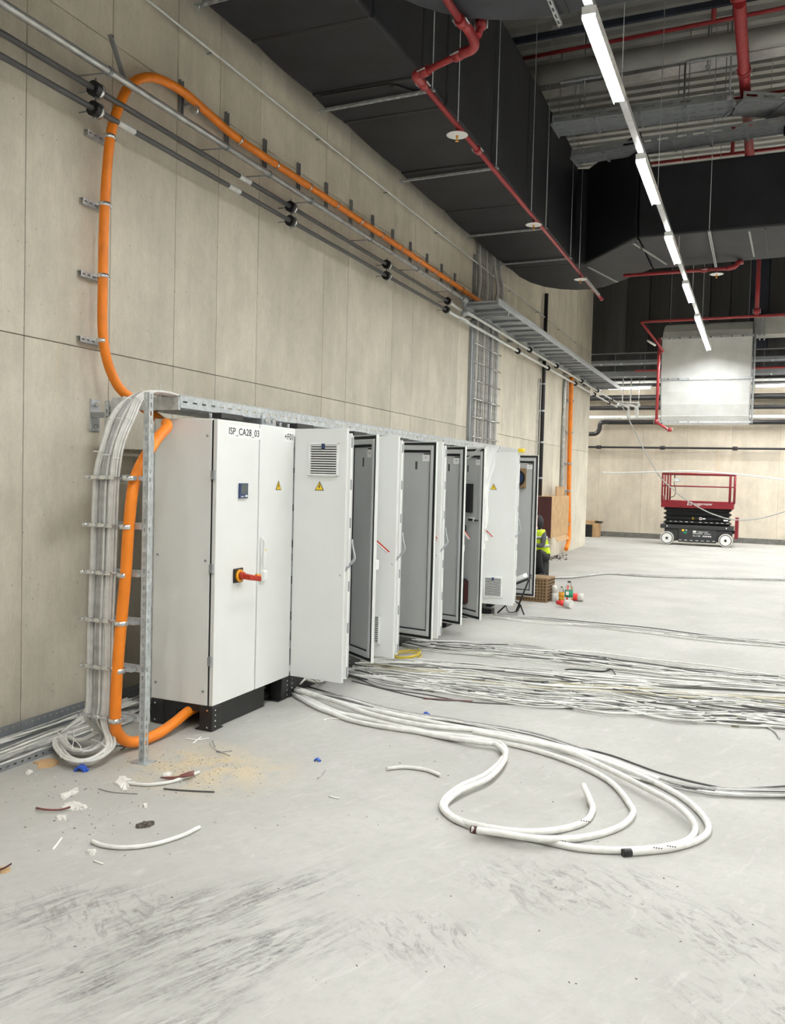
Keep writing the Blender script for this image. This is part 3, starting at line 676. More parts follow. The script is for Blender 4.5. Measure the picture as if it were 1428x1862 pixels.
MB().tube([(WALL+.1, 21.95, 4.5), (WALL+.1, 22.0, 3.0), (WALL+.1, 22.1, 1.6), (WALL+.1, 22.25, .8), (WALL+.11, 22.25, .5), (WALL+.13, 22.1, .28), (WALL+.15, 21.75, .12)], .055, 10).build('sheath', 'orange', t)
for z in (3.9, 3.1, 2.3, 1.6, .75):
    mb = MB().cyl((WALL+.1, 22.02, z-.02), (WALL+.1, 22.02, z+.02), .075, 10); mb.box(WALL, WALL+.06, 21.75, 22.2, z-.02, z+.02); mb.build('cable_clamp', 'zincd', t)
# cardboard cover box on the wall
t = thing('cardboard_box', 'brown cardboard box fixed on the wall over the far orange cable', 'box', (WALL, 19.9, .55))
MB().box(WALL, -4.2, 18.85, 20.75, .57, 1.5).build('box_body', 'card', t, bevel=.01)
MB().box(WALL+.01, -4.195, 18.82, 18.85, .58, 1.49).build('box_flap', 'maroon', t)
MB().box(-4.38, -4.35, 20.0, 20.9, 1.45, 1.72).build('box_flap', 'carddark', t)
MB().obox((-4.2, 19.3, .57), (0, 1, 0), (.5, 0, -.86), (.86, 0, .5), (0, 1.3), (0, .12), (0, .006)).build('box_flap', 'card', t)
t = thing('cardboard_box', 'small open cardboard box with dark front standing by the far wall', 'box', (-5.15, 29.5, 0))
MB().box(-5.42, -5.02, 29.3, 29.8, 0, .55).build('box_body', 'card', t); MB().box(-5.40, -5.12, 29.28, 29.3, .0, .42).build('dark_front', 'plastic_black', t)
MB().box(-5.06, -4.9, 29.25, 29.7, 0, .48).build('box_flap', 'card', t); MB().box(-5.05, -4.82, 29.3, 29.6, .48, .54).build('lid', 'plastic_black', t)

# ------------------------------------------------------------------ galvanised duct elbow hanging at the far right
gd = thing('galvanised_duct', 'big square galvanised duct elbow hanging over the scissor lift', 'duct', (-1.25, 21.6, 3.35))
GX0, GX1 = -2.25, -.27
pf = [(21.5, 5.30), (21.5, 4.82), (21.5, 4.34)]
pl = [(21.52, 4.33), (21.55, 4.05), (21.63, 3.75), (21.78, 3.5), (21.95, 3.36), (22.3, 3.32)]
pu = [(21.52, 5.32), (21.66, 5.48), (21.95, 5.66), (22.3, 5.77)]
MB().grid(lambda a, b: (GX0+(GX1-GX0)*b, 21.5, 5.30-(5.30-4.35)*a), 1, 1, False).build('front_panel', 'zincpanel' if 'zincpanel' in M else 'deck', gd, solid=-.02)
def curve_panel(pr, nm, m):
    mb = MB()
    for (y0_, z0_), (y1_, z1_) in zip(pr, pr[1:]):
        a_ = mb.bm.verts.new((GX0, y0_, z0_)); b_ = mb.bm.verts.new((GX1, y0_, z0_)); c_ = mb.bm.verts.new((GX1, y1_, z1_)); d_ = mb.bm.verts.new((GX0, y1_, z1_)); mb.bm.faces.new((a_, b_, c_, d_))
    mb.build(nm, m, gd, solid=-.015)
curve_panel(pl, 'lower_throat_panel', 'zincpanel'); curve_panel(pu, 'upper_throat_panel', 'zincpanel')
side = pu[::-1] + pf + pl
for X in (GX0, GX1):
    MB().prism(side, 0, .02, (Y_, Z_, X_), Vector((X-.01, 0, 0))).build('side_panel', 'zincd', gd)
for z, yy in ((5.31, 21.49), (4.34, 21.49), (3.36, 21.93)):
    MB().box(GX0-.04, GX1+.04, yy-.02, yy+.02, z-.025, z+.025).build('flange', 'zinc', gd)
    for k in range(8): MB().box(GX0+.15+k*.23, GX0+.18+k*.23, yy-.035, yy-.02, z-.02, z+.01).build('flange_bolt', 'chrome', gd)
MB().box(GX1+.02, 5.0, 21.7, 22.3, 5.36, 5.75).build('branch_duct', 'deck', gd)
for k in range(3): MB().box(GX1+.04+k*.1, GX1+.07+k*.1, 21.65, 22.33, 5.32, 5.79).build('flange', 'zincd', gd)
for X in (GX0+.1, GX1-.1): MB().cyl((X, 22.1, 5.72), (X, 22.1, 7.8), .008, 6).build('threaded_rod', 'zincd', gd)
MB().cyl((GX1+.06, 21.6, 3.3), (GX1+.06, 21.6, 5.6), .025, 8).build('steel_pole', 'zinc', gd)
gd.scale = (1.12, 1.12, 1.12); gd.location = (-1.40, 24.192, 3.535)
rf = thing('sprinkler_pipe', 'dark red sprinkler pipe looping down around the galvanised duct', 'pipe', (-2.2, 20.5, 3.2))
MB().tube([(-.15, 20.6, 5.58), (-2.62, 20.4, 5.53)], .03, 10, raw=True).build('pipe', 'red', rf)
MB().tube([(-2.62, 20.4, 5.53), (-2.2, 21.2, 4.98), (-2.32, 21.35, 4.9)], .03, 10, raw=True).build('pipe', 'red', rf)
MB().tube([(-2.30, 21.3, 5.3), (-2.30, 21.3, 3.3)], .035, 10, raw=True).build('drop_pipe', 'red', rf)
MB().tube([(-2.30, 21.3, 3.3), (-2.1, 21.25, 3.18), (-1.98, 21.2, 3.1)], .03, 10, raw=True).build('pipe', 'red', rf)
coupling((-2.30, 21.3, 3.32), Z_, .035, rf); coupling((-1.98, 21.2, 3.12), Z_, .03, rf)
MB().tube([(-.15, 20.6, 5.58), (4, 20.6, 5.6)], .03, 10, raw=True).build('pipe', 'red', rf)
MB().tube([(-.19, 20.55, 5.6), (-.19, 20.55, 6.85)], .05, 10, raw=True).build('riser_pipe', 'red', rf)
coupling((-.19, 20.55, 5.68), Z_, .05, rf)
MB().cyl((-2.44, 20.85, 5.1), (-2.42, 20.85, 5.13), .12, 12).build('heat_shield', 'label', rf)

# ------------------------------------------------------------------ services in the far bay
for i, (z, yy, r, m, lab) in enumerate(((4.72, 29.75, .09, 'blackpipe', 'thick black pipe, uppermost along the far wall below the batten light'), (4.38, 29.75, .07, 'blackpipe', 'black pipe second from the top along the far wall'), (4.06, 29.7, .06, 'whitepipe', 'white pipe running along the far wall'), (3.9, 29.75, .075, 'blackpipe', 'black pipe with stepped left end below the white pipe at the far wall'), (3.06, 29.9, .035, 'blackpipe', 'thin black pipe with couplings, lowest along the far wall'), (5.25, 29.8, .05, 'whitepipe', 'white pipe above the batten lights at the far wall'))):
    t = thing('wall_pipe', lab, 'pipe', (-1, yy, z))
    x0 = -4.75 if i == 3 else -6.5
    MB().cyl((x0, yy, z), (XR-.1, yy, z), r, 12).build('pipe', m, t)
    if i == 3: MB().tube([(-4.7, yy, z), (-4.95, yy, z), (-5.05, yy, z-.06), (-5.08, yy, z-.25), (-5.18, yy, z-.38), (-5.4, yy, z-.4), (-6.3, yy, z-.4)], r, 10, 5).build('offset_bend', m, t)
    if i == 4:
        for X in (-5.1, -3.0, -.75, 1.5): MB().cyl((X-.08, yy, z), (X+.08, yy, z), r+.03, 12).build('coupling', m, t)
    for X in (-5.8, -2.6, .6, 3.8, 7): MB().box(X-.02, X+.02, yy, FARY, z-.02, z+.02).build('pipe_bracket', 'zincd', t)
t = thing('pipe_loop', 'white pipe drop with two bends ending the pipes from the cable ladder', 'pipe', (-3.9, 28.6, 4))
for k in (0, .25): MB().tube([(-4.2+k, 27.9, 4.35), (-3.98+k, 28.4, 4.3), (-3.95+k, 28.5, 4.2), (-3.95+k, 28.55, 4.0), (-4.0+k, 28.6, 3.96), (-4.15+k, 28.7, 3.95)], .035, 8).build('pipe', 'whitepipe', t)
for k in (0, .25): MB().cyl((-4.1+k, 28.1, 4.36), (-4.1+k, 28.1, 5.2), .02, 8).build('drop_rod', 'whitepipe', t)
for i, (yy, z) in enumerate(((26.4, 5.42), (27.4, 5.15), (28.4, 5.35))):
    lab = ['nearest', 'middle', 'farthest'][i]
    t = thing('cable_ladder', f'dull cable ladder crossing under the dark bulkhead, {lab} of three', 'cable tray', (0, yy, z))
    for q in (0, .45): MB().box(-6.5, XR-.1, yy+q, yy+q+.02, z, z+.09).build('side_rail', 'zincd', t)
    for k in range(26): MB().box(-6.4+k*.6, -6.36+k*.6, yy+.02, yy+.45, z+.01, z+.03).build('cross_rung', 'zinc', t)
    MB().box(-6.5, XR-.1, yy+.02, yy+.45, z+.035, z+.042).build('tray_floor', 'zincd', t)
t = thing('sprinkler_lateral', 'red lateral pipe between the cable ladders under the bulkhead', 'pipe', (0, 27.1, 5.3))
MB().cyl((-3.6, 27.05, 5.27), (XR-.1, 27.05, 5.27), .03, 8).build('pipe', 'red', t)
t = thing('spot_fitting', 'small chrome fitting hanging by the far wall pipes', 'fitting', (-3.7, 29.3, 4.3))
MB().lathe([(.02, 0), (.07, .03), (.07, .12), (.02, .18), (.008, .2), (.008, CEIL-4.36)], (-3.75, 29.3, 4.36), 10).build('body', 'chrome', t)

# ================================================================== CABINETS
CX_, ZB, ZT = -3.45, .18, 2.19          # front plane, bottom and top of the bodies
CBK = -3.98                             # back plane
def warning(par, o, u, n, s):           # yellow triangle with black rim and flash
    o, u, n = Vector(o), Vector(u), Vector(n)
    ax = (u, Z_, n)
    h = s*.87
    MB().prism([(-s/2, -h/3), (s/2, -h/3), (0, h*2/3)], .0, .001, ax, o+n*.0005).build('warning_sign', 'ink', par)
    k = .80
    p = par.children[-1] if False else None
    MB().prism([(-s/2*k, -h/3*k), (s/2*k, -h/3*k), (0, h*2/3*k)], .0015, .002, ax, o+n*.0005).build('sign_face', 'signy', par)
    f = [(.06, .36), (-.12, .02), (-.01, .04), (-.08, -.2), (.12, .10), (.01, .09), (.10, .34)]
    MB().prism([(a*s, b*s) for a, b in f], .0025, .003, ax, o+n*.0005).build('flash_symbol', 'ink', par)
def grille(par, o, u, n, wd, hg, ns):
    o, u, n = Vector(o), Vector(u), Vector(n)
    mb = MB()
    g = .016
    for a, b in (((-wd/2, wd/2), (-hg/2, -hg/2+g)), ((-wd/2, wd/2), (hg/2-g, hg/2)), ((-wd/2, -wd/2+g), (-hg/2, hg/2)), ((wd/2-g, wd/2), (-hg/2, hg/2))):
        mb.obox(o, u, Z_, n, a, b, (0, .022))
    fr = mb.build('vent_grille', 'white_plastic', par, bevel=.003)
    MB().obox(o, u, Z_, n, (-wd/2+g, wd/2-g), (-hg/2+g, hg/2-g), (0, .004)).build('filter_mat', 'gasket', fr)
    for k in range(ns):
        z = -hg/2+g+(hg-2*g)*(k+.62)/ns
        MB().obox(o+Z_*z, u, (Z_+n*.5).normalized(), n, (-wd/2+g, wd/2-g), (-(hg-2*g)/ns*.30, (hg-2*g)/ns*.30), (.006, .016)).build('slat', 'white_plastic', fr)
    MB().obox(o+Z_*(hg/2-.026), u, Z_, n, (-.014, .014), (-.022, .018), (.012, .026)).build('badge', 'navyp', fr)
def plinth(t, y0, y1, X=CX_, X0=CBK, covers=True):
    for (x, y) in ((X, y0), (X, y1), (X0, y0), (X0, y1)):
        sx = -1 if x == X else 1; sy = 1 if y == y0 else -1
        mb = MB(); ax0, ax1 = sorted((x, x+sx*.11)); ay0, ay1 = sorted((y, y+sy*.11))
        mb.box(ax0, ax1, ay0, ay1, .004, ZB)
        c = mb.build('plinth_corner', 'black', t, bevel=.008)
        for z in (.035, .075, .115, .15): 
            if x == X: MB().cyl((x, y+sy*.035, z), (x+.004, y+sy*.035, z), .006, 8).build('bolt', 'chrome', c)
        for z in (.03, .15):
            if y == y0: MB().cyl((x+sx*.04, y, z), (x+sx*.04, y-.004, z), .007, 8).build('bolt', 'chrome', c)
        MB().box(*sorted((x+sx*.01-.0, x+sx*.15)), *sorted((y+sy*.01, y+sy*.15)), 0, .008).build('foot_plate', 'black', c)
    if covers:
        mb = MB()
        mb.box(X0+.11, X-.31, y0+.012, y0+.02, .004, ZB); mb.box(X-.31, X-.11, y0+.012, y0+.02, .13, ZB)
        mb.build('side_cover', 'black', t)
    MB().box(X-.05, X-.04, y0+.11, y1-.32, .004, ZB).build('front_cover', 'black', t)
    MB().box(X0+.11, X-.06, y1-.02, y1-.012, .06, ZB).build('side_cover', 'black', t)
def body(t, y0, y1, X=CX_, X0=CBK, closed=False):
    MB().box(X0, X-.045, y0+.002, y0+.022, ZB, ZT).build('side_panel', 'grey', t, bevel=.006)
    MB().box(X0, X-.045, y1-.022, y1-.002, ZB, ZT).build('side_panel', 'grey', t, bevel=.006)
    MB().box(X0, X0+.02, y0+.022, y1-.022, ZB, ZT).build('back_panel', 'grey', t)
    MB().box(X0, X-.045, y0+.022, y1-.022, ZT-.02, ZT).build('roof_panel', 'grey', t)
    MB().box(X0, X-.045, y0+.022, y1-.022, ZB, ZB+.02).build('floor_panel', 'zincd', t)
    mb = MB()
    for a, b in ((y0+.022, y0+.06), (y1-.06, y1-.022)): mb.box(X-.08, X-.046, a, b, ZB+.02, ZT-.02)
    mb.box(X-.08, X-.046, y0+.06, y1-.06, ZT-.06, ZT-.02); mb.box(X-.08, X-.046, y0+.06, y1-.06, ZB+.02, ZB+.06)
    mb.build('front_frame', 'grey', t)
    if not closed:
        MB().box(X0+.06, X0+.065, y0+.08, y1-.08, ZB+.12, ZT-.12).build('mounting_plate', 'zinc', t)
        for k in range(5): MB().box(X0+.065, X0+.12, y0+.14, y1-.14, .5+k*.33, .56+k*.33).build('wire_duct', 'greypipe', t)
    MB().box(X-.14, X-.05, y0+.12, y0+.4, ZT+.012, ZT+.05).build('roof_bar', 'black', t)
    for yy in (y0+.06, y1-.06): MB().cyl((X-.1, yy, ZT), (X-.1, yy, ZT+.04), .012, 10).build('lifting_eye', 'zincd', t)
def door(t, hy, a, wd, left, hx=CX_, opts=(), name='door'):
    a = math.radians(a); sa, ca = math.sin(a), math.cos(a)
    u = Vector((sa, ca if left else -ca, 0)); n = Vector((ca, -sa if left else sa, 0))
    o = Vector((hx, hy, 0))
    z0, z1 = ZB+.003, ZT-.003
    def B(mb, c, b, z): return mb.obox(o, u, n, Z_, c, b, z)
    d = B(MB(), (.004, wd-.002), (-.014, 0), (z0, z1)).build(name, 'grey', t, bevel=.004)
    # folded rim of the door pan
    mb = MB()
    for c, z in (((.004, .010), (z0, z1)), ((wd-.008, wd-.002), (z0, z1)), ((.01, wd-.008), (z0, z0+.006)), ((.01, wd-.008), (z1-.006, z1))): B(mb, c, (-.03, -.014), z)
    mb.build('door_rim', 'grey', d)
    # black gasket, tubular frame, inner recess
    mb = MB(); g0, g1 = .012, .034
    for c, z in (((g0, g1), (z0+.012, z1-.012)), ((wd-g1, wd-g0), (z0+.012, z1-.012)), ((g1, wd-g1), (z0+.012, z0+.034)), ((g1, wd-g1), (z1-.034, z1-.012))): B(mb, c, (-.026, -.015), z)
    mb.build('gasket', 'gasket', d)
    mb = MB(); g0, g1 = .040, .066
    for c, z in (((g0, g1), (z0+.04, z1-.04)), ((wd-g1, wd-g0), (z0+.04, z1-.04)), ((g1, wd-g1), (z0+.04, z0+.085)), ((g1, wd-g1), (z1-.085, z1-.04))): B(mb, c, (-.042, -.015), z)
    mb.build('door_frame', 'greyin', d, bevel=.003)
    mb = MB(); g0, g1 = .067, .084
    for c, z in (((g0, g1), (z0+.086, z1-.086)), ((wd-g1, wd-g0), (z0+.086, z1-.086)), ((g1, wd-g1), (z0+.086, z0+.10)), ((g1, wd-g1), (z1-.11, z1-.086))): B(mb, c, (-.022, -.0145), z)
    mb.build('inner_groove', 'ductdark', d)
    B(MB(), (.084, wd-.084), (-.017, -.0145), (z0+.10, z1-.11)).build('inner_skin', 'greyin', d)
    B(MB(), (wd-.17, wd-.085), (-.024, -.017), (z1-.20, z1-.13)).build('corner_plate', 'label', d)
    B(MB(), (wd-.15, wd-.085), (-.030, -.017), (z1-.128, z1-.118)).build('corner_rail', 'gasket', d)
    B(MB(), (wd-.135, wd-.125), (-.026, -.024), (z1-.165, z1-.155)).build('corner_screw', 'gasket', d)
    B(MB(), (wd*.5-.012, wd*.5+.012), (-.019, -.017), (z1-.28, z1-.20)).build('slot_mark', 'greypipe', d)
    for z in (.5, 1.15, 1.8):
        B(MB(), (-.02, .03), (-.035, -.008), (z-.03, z+.03)).build('hinge', 'zincd', d)
    if left:    # overlapping strip with locking rods
        B(MB(), (wd-.006, wd+.018), (-.055, -.031), (z0+.03, z1-.035)).build('astragal_strip', 'grey', d, bevel=.003)
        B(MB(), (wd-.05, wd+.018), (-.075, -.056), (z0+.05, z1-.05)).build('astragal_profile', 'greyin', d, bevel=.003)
        for z in (.27, .62, .95, 1.45, 1.75, 2.08): B(MB(), (wd-.004, wd+.024), (-.052, -.036), (z-.04, z+.04)).build('lock_latch', 'zincd', d)
        if a > .1:
            p = o+u*(wd+.03)-n*.06; q = lambda k, j, z: p+u*k-n*j+Z_*z
            MB().tube([q(0, 0, 1.32), q(.012, .0, 1.25), q(.03, .0, 1.18), (q(.02, .0, 1.155))], .007, 6).build('lock_lever', 'zinc', d)
            MB().obox(q(.02, 0, 1.155), (u*-.55+n*.35-Z_*.75).normalized(), (u*.8-Z_*.6).normalized(), (n), (0, .16), (-.01, .01), (-.006, .006)).build('lever_handle', 'zincd', d)
    else:
        # comfort handle on the outer face, lever swung out where the door is open
        B(MB(), (wd-.07, wd-.03), (0, .018), (.98, 1.34)).build('handle_base', 'white_plastic', d, bevel=.008)
        hb = B(MB(), (wd-.075, wd-.025), (.0, .045), (1.0, 1.09)).build('handle_lock', 'white_plastic', d, bevel=.012)
        if a < .1:
            B(MB(), (wd-.066, wd-.034), (.018, .036), (1.10, 1.32)).build('handle_lever', 'white_plastic', d, bevel=.008)
            B(MB(), (wd-.056, wd-.044), (.036, .038), (1.235, 1.25)).build('handle_mark', 'signy', d)
        else:
            p = o+u*(wd-.05)+Z_*1.25+n*.015; dr = (n*.80-Z_*.62).normalized()
            pr = dr.cross(u).normalized()
            MB().obox(p, dr, u, pr, (0, .17), (-.016, .016), (0, .010)).build('handle_lever', 'white_plastic', d, bevel=.004)
            MB().obox(p, dr, u, pr, (0, .165), (-.014, .014), (-.014, 0)).build('lever_underside', 'redp', d)
    return d, o, u, n
GRP = None
# first cabinet: both doors shut
c1 = thing('switch_cabinet', 'nearest grey switch cabinet, both doors shut, with red and yellow rotary switch', 'cabinet', (-3.7, 5.5, 0))
y0, y1 = 4.98, 6.05
plinth(c1, y0, y1); body(c1, y0, y1, closed=True)
d, o, u, n = door(c1, y0+.0, 0, .545, True)
W1 = Vector((0, 1, 0)); N1 = Vector((1, 0, 0))
f = MB().box(CX_, CX_+.001, 5.095, 5.545, 2.072, 2.157).build('name_plate', 'label', c1)
text('lettering', 'ISP_CA28_03', 'ink', (CX_+.0015, 5.32, 2.112), Y_, Z_, .070, f, 'CENTER')
# panel meter
pm = MB().box(CX_, CX_+.014, 5.255, 5.365, 1.635, 1.745).build('panel_meter', 'navyp', c1, bevel=.003)
MB().box(CX_+.014, CX_+.0155, 5.27, 5.35, 1.672, 1.738).build('meter_screen', 'screen', pm)
MB().box(CX_+.014, CX_+.017, 5.325, 5.352, 1.645, 1.660).build('meter_button', 'label', pm)
MB().box(CX_+.014, CX_+.0155, 5.268, 5.31, 1.645, 1.650).build('meter_print', 'label', pm)
# rotary switch
rs = MB().box(CX_, CX_+.012, 5.205, 5.325, 1.025, 1.13).build('rotary_switch', 'plastic_black', c1, bevel=.006)
MB().cyl((CX_+.012, 5.265, 1.077), (CX_+.03, 5.265, 1.077), .045, 20).build('switch_ring', 'amber', rs)
MB().cyl((CX_+.03, 5.265, 1.077), (CX_+.06, 5.265, 1.077), .030, 16, .026).build('switch_boss', 'redp', rs)
mb = MB(); mb.obox((CX_+.058, 5.265, 1.077), (.75, .2, -.1), (0, 1, 0), (0, 0, 1), (0, .075), (-.02, .02), (-.022, .018)); mb.obox((CX_+.10, 5.275, 1.07), (.3, .9, -.15), (.9, -.3, 0), (0, 0, 1), (-.02, .10), (-.02, .02), (-.022, .018))
mb.build('switch_grip', 'redp', rs, bevel=.008)
MB().obox((CX_+.115, 5.36, 1.075), (.3, .9, -.15), (.9, -.3, 0), (0, 0, 1), (-.02, .02), (-.012, .012), (-.005, .010)).build('grip_window', 'amber', rs)
d, o, u, n = door(c1, y1-.0, 0, .515, False)
f = MB().box(CX_, CX_+.001, 5.885, 6.045, 2.075, 2.158).build('name_plate', 'label', c1)
text('lettering', '+F01', 'ink', (CX_+.0015, 5.965, 2.114), Y_, Z_, .070, f, 'CENTER')
warning(c1, (CX_+.001, 5.815, 1.72), Y_, N1, .085)
for (x, z) in ((-3.94, 2.05), (-3.53, 2.07), (-3.94, 1.22), (-3.53, 1.20), (-3.94, .30), (-3.53, .28)):
    MB().cyl((x, y0+.003, z), (x, y0-.004, z), .009, 10).build('panel_screw', 'zincd', c1)
MB().box(CBK-.004, CBK+.004, y0+.0, y0+.03, ZB, ZT).build('corner_profile', 'zinc', c1)
MB().box(CX_-.043, CX_-.032, y0+.004, y0+.01, ZB+.01, ZT-.01).build('edge_gasket', 'gasket', c1)
# second cabinet
c2 = thing('switch_cabinet', 'open grey cabinet, second of the row, with upper vent grille on its left door', 'cabinet', (-3.7, 6.6, 0))
plinth(c2, 6.06, 7.13, covers=False); body(c2, 6.06, 7.13)
d, o, u, n = door(c2, 6.054, 94, .49, True)
grille(d, o+u*.285+n*.001+Z_*1.945, u, n, .275, .262, 12)
warning(d, o+u*.245+n*.001+Z_*1.722, u, n, .085)
door(c2, 7.12, 54, .50, False)
c3 = thing('switch_cabinet', 'open light grey cabinet, third of the row, left door with low vent grille', 'cabinet', (-3.7, 7.7, 0))
plinth(c3, 7.14, 8.21, covers=False); body(c3, 7.14, 8.21)
d, o, u, n = door(c3, 7.134, 95, .475, True)
grille(d, o+u*.20+n*.001+Z_*.43, u, n, .275, .272, 13)
door(c3, 8.20, 79, .49, False)
c4 = thing('switch_cabinet', 'open light grey cabinet, fourth of the row, narrow sliver of left door showing', 'cabinet', (-3.7, 8.8, 0))
plinth(c4, 8.22, 9.29, covers=False); body(c4, 8.22, 9.29)
door(c4, 8.214, 92, .495, True)
door(c4, 9.28, 72, .47, False)
c5 = thing('switch_cabinet', 'open grey cabinet, fifth of the row, shaded door with black screen backs inside', 'cabinet', (-3.7, 9.6, 0))
plinth(c5, 9.30, 9.99, covers=False); body(c5, 9.30, 9.99)
d, o, u, n = door(c5, 9.96, 54, .67, False)
def onin(nm, m, c, b, z, par=None, bev=.006): return MB().obox(o, u, -n, Z_, c, b, z).build(nm, m, par or d, bevel=bev)
k = onin('screen_back', 'plastic_black', (.20, .46), (.017, .06), (1.43, 1.77))
onin('module_label', 'label', (.39, .50), (.018, .03), (1.32, 1.37)); onin('small_module', 'plastic_black', (.41, .48), (.03, .05), (1.33, 1.36))
onin('cable_stub', 'plastic_black', (.50, .60), (.02, .035), (1.335, 1.35)); onin('small_module', 'plastic_black', (.24, .34), (.018, .05), (1.2, 1.27))
onin('fan_unit', 'plastic_black', (.16, .40), (.018, .07), (.33, .64), bev=.02); onin('fan_rim', 'maroon', (.40, .415), (.018, .075), (.35, .62))
c6 = thing('switch_cabinet', 'closed grey cabinet hidden between the shaded door and the plastic wrapped door', 'cabinet', (-3.7, 10.4, 0))
plinth(c6, 10.0, 10.88, covers=False); body(c6, 10.0, 10.88); door(c6, 10.87, 0, .86, False)
c7 = thing('switch_cabinet', 'last open light grey cabinet of the row, door with warning sign and low vent grille', 'cabinet', (-3.7, 11.4, 0))
plinth(c7, 10.89, 11.99, covers=False); body(c7, 10.89, 11.99)
d, o, u, n = door(c7, 10.90, 90.5, .535, True, -3.43)
grille(d, o+u*.26+n*.001+Z_*.412, u, n, .25, .275, 13)
warning(d, o+u*.225+n*.001+Z_*1.722, u, n, .09)
d, o, u, n = door(c7, 11.98, 86, .575, False, -3.43)
k = MB().obox(o, u, -n, Z_, (.10, .40), (.017, .07), (1.72, 2.0)).build('fan_unit', 'crate', d, bevel=.01)
MB().cyl(o+u*.285-n*.07+Z_*1.86, o+u*.285-n*.085+Z_*1.86, .115, 20).build('fan_ring', 'plastic_black', k)
MB().cyl(o+u*.285-n*.085+Z_*1.86, o+u*.285-n*.09+Z_*1.86, .085, 20).build('fan_rotor', 'navyp', k)
MB().obox((-2.90, 10.93, 2.19), X_, Y_, Z_, (0, .08), (-.02, .08), (0, .05)).build('yellow_tape', 'yellow', c7, bevel=.015)
# plastic sheet over the wrapped door
t = thing('plastic_sheet', 'crumpled clear white plastic sheet draped over the shaded door of the fifth cabinet', 'wrap', (-2.85, 9.55, 2.2))
def ps(a, b):
    z = 2.20-b*1.1; wv = .115*(1-b)**3.2+.028
    return (-2.925+wv*a+.012*math.sin(b*23+a*3), 9.56+.09*a+.015*math.sin(b*17+a*9), z+.015*math.sin(a*8))
MB().grid(ps, 8, 24).build('hanging_fold', 'film', t)
MB().grid(lambda a, b: (-3.36+.50*a+.008*math.sin(a*20), 9.93-.37*a+.03*b, 2.205+.02*math.sin(a*9+b*4)-.0*b+(-.0 if b < .5 else 0)), 14, 4).build('top_fold', 'film', t)
MB().grid(lambda a, b: (-3.35+.44*a-.006*math.sin(9*a), 9.90-.33*a-.035-.02*math.sin(a*7+b*5), 2.20-b*(.20*(1-a)**1.0+.015)), 12, 8).build('front_flap', 'film', t)

# ------------------------------------------------------------------ perforated tray over the cabinets
tr = thing('cable_tray', 'perforated galvanised cable tray running above the row of cabinets', 'cable tray', (-3.95, 9, 2.26))
MB().perf((-3.72, 4.92, 2.262), Y_, Z_, 9.2, .085, .11, .05, .012, .003).build('side_rail', 'zinc', tr)
MB().perf((-4.22, 4.92, 2.262), Y_, Z_, 9.2, .085, .11, .05, .012, .003).build('side_rail', 'zinc', tr)
MB().perf((-3.72, 4.92, 2.262), Y_, -X_, 9.2, .5, .10, .05, .012, .002, rows=5).build('tray_floor', 'zinc', tr)
MB().box(-3.735, -3.715, 4.92, 14.12, 2.345, 2.352).build('rail_lip', 'zinc', tr)
for i in range(5): MB().box(WALL, -3.72, 5.98+i*1.9, 6.04+i*1.9, 2.215, 2.26).build('cantilever_arm', 'zincd', tr)
MB().obox((-3.715, 6.02, 2.235), Y_, Z_, X_, (-.05, .16), (-.03, .055), (0, .012)).build('splice_plate', 'zinc', tr)
for q in (0, .11): MB().cyl((-3.70, 6.02+q, 2.25), (-3.685, 6.02+q, 2.25), .022, 10).build('bolt', 'chrome', tr)
for i in range(6): MB().cyl((-3.716, 6.7+i*.9, 2.30), (-3.708, 6.7+i*.9, 2.30), .010, 8).build('bolt', 'chrome', tr)

# ------------------------------------------------------------------ rack of posts and rungs at the near end
rk = thing('cable_rack', 'upright slotted steel rack carrying grey cable bundles and the orange cable beside the first cabinet', 'rack', (-3.6, 4.3, 0))
def post(x, y, z0, z1, label=None):
    mb = MB()
    mb.perf((x-.02, y-.021, z0), Z_, X_, z1-z0, .041, .05, .028, .013, .0025)
    mb.perf((x+.02, y-.021, z0), Z_, Y_, z1-z0, .041, .05, .028, .013, .0025)
    mb.box(x-.0205, x-.018, y-.02, y+.02, z0, z1)
    mb.box(x-.02, x-.008, y+.018, y+.0205, z0, z1); mb.box(x+.008, x+.02, y+.018, y+.0205, z0, z1)
    return mb.build('slotted_post', 'zinc', rk)
post(-3.455, 4.26, .0, 2.295); post(-3.505, 4.335, .22, 2.05)
MB().box(-3.53, -3.40, 4.22, 4.32, 0, .006).build('foot_plate', 'zinc', rk)
post(-4.40, 4.98, 0, 2.32); post(-4.34, 4.98, 1.9, 2.32)
post(-3.86, 4.345, .3, 1.82)
RZ = [1.768, 1.468, 1.169, .868, .57, .255]
for z in RZ:
    mb = MB(); mb.perf((-3.90, 4.305, z-.02), X_, Z_, .43, .04, .06, .03, .012)
    mb.box(-3.90, -3.47, 4.305, 4.33, z-.021, z-.018); mb.box(-3.90, -3.47, 4.305, 4.33, z+.018, z+.021)
    mb.build('rung', 'zinc', rk)
    ox = -3.555-(1.768-z)*.055
    MB().cyl((ox, 4.215, z-.014), (ox, 4.215, z+.014), OR+.008, 18).build('cable_clamp', 'chrome', rk)
    MB().box(ox-.06, ox+.07, 4.255, 4.30, z-.014, z+.014).build('clamp_foot', 'zinc', rk)
# wall bracket of the rack
MB().box(WALL, WALL+.012, 4.99, 5.09, 2.10, 2.34).build('wall_plate', 'zinc', rk, bevel=.01)
for z in (2.14, 2.22, 2.30): MB().cyl((WALL+.012, 5.04, z), (WALL+.03, 5.04, z), .016, 10).build('bolt', 'chrome', rk)
MB().box(WALL+.01, -4.3, 4.99, 5.03, 2.20, 2.24).build('wall_arm', 'zincd', rk)
MB().box(-4.30, -3.72, 4.90, 4.925, 2.245, 2.335).build('end_sheet', 'zinc', rk)
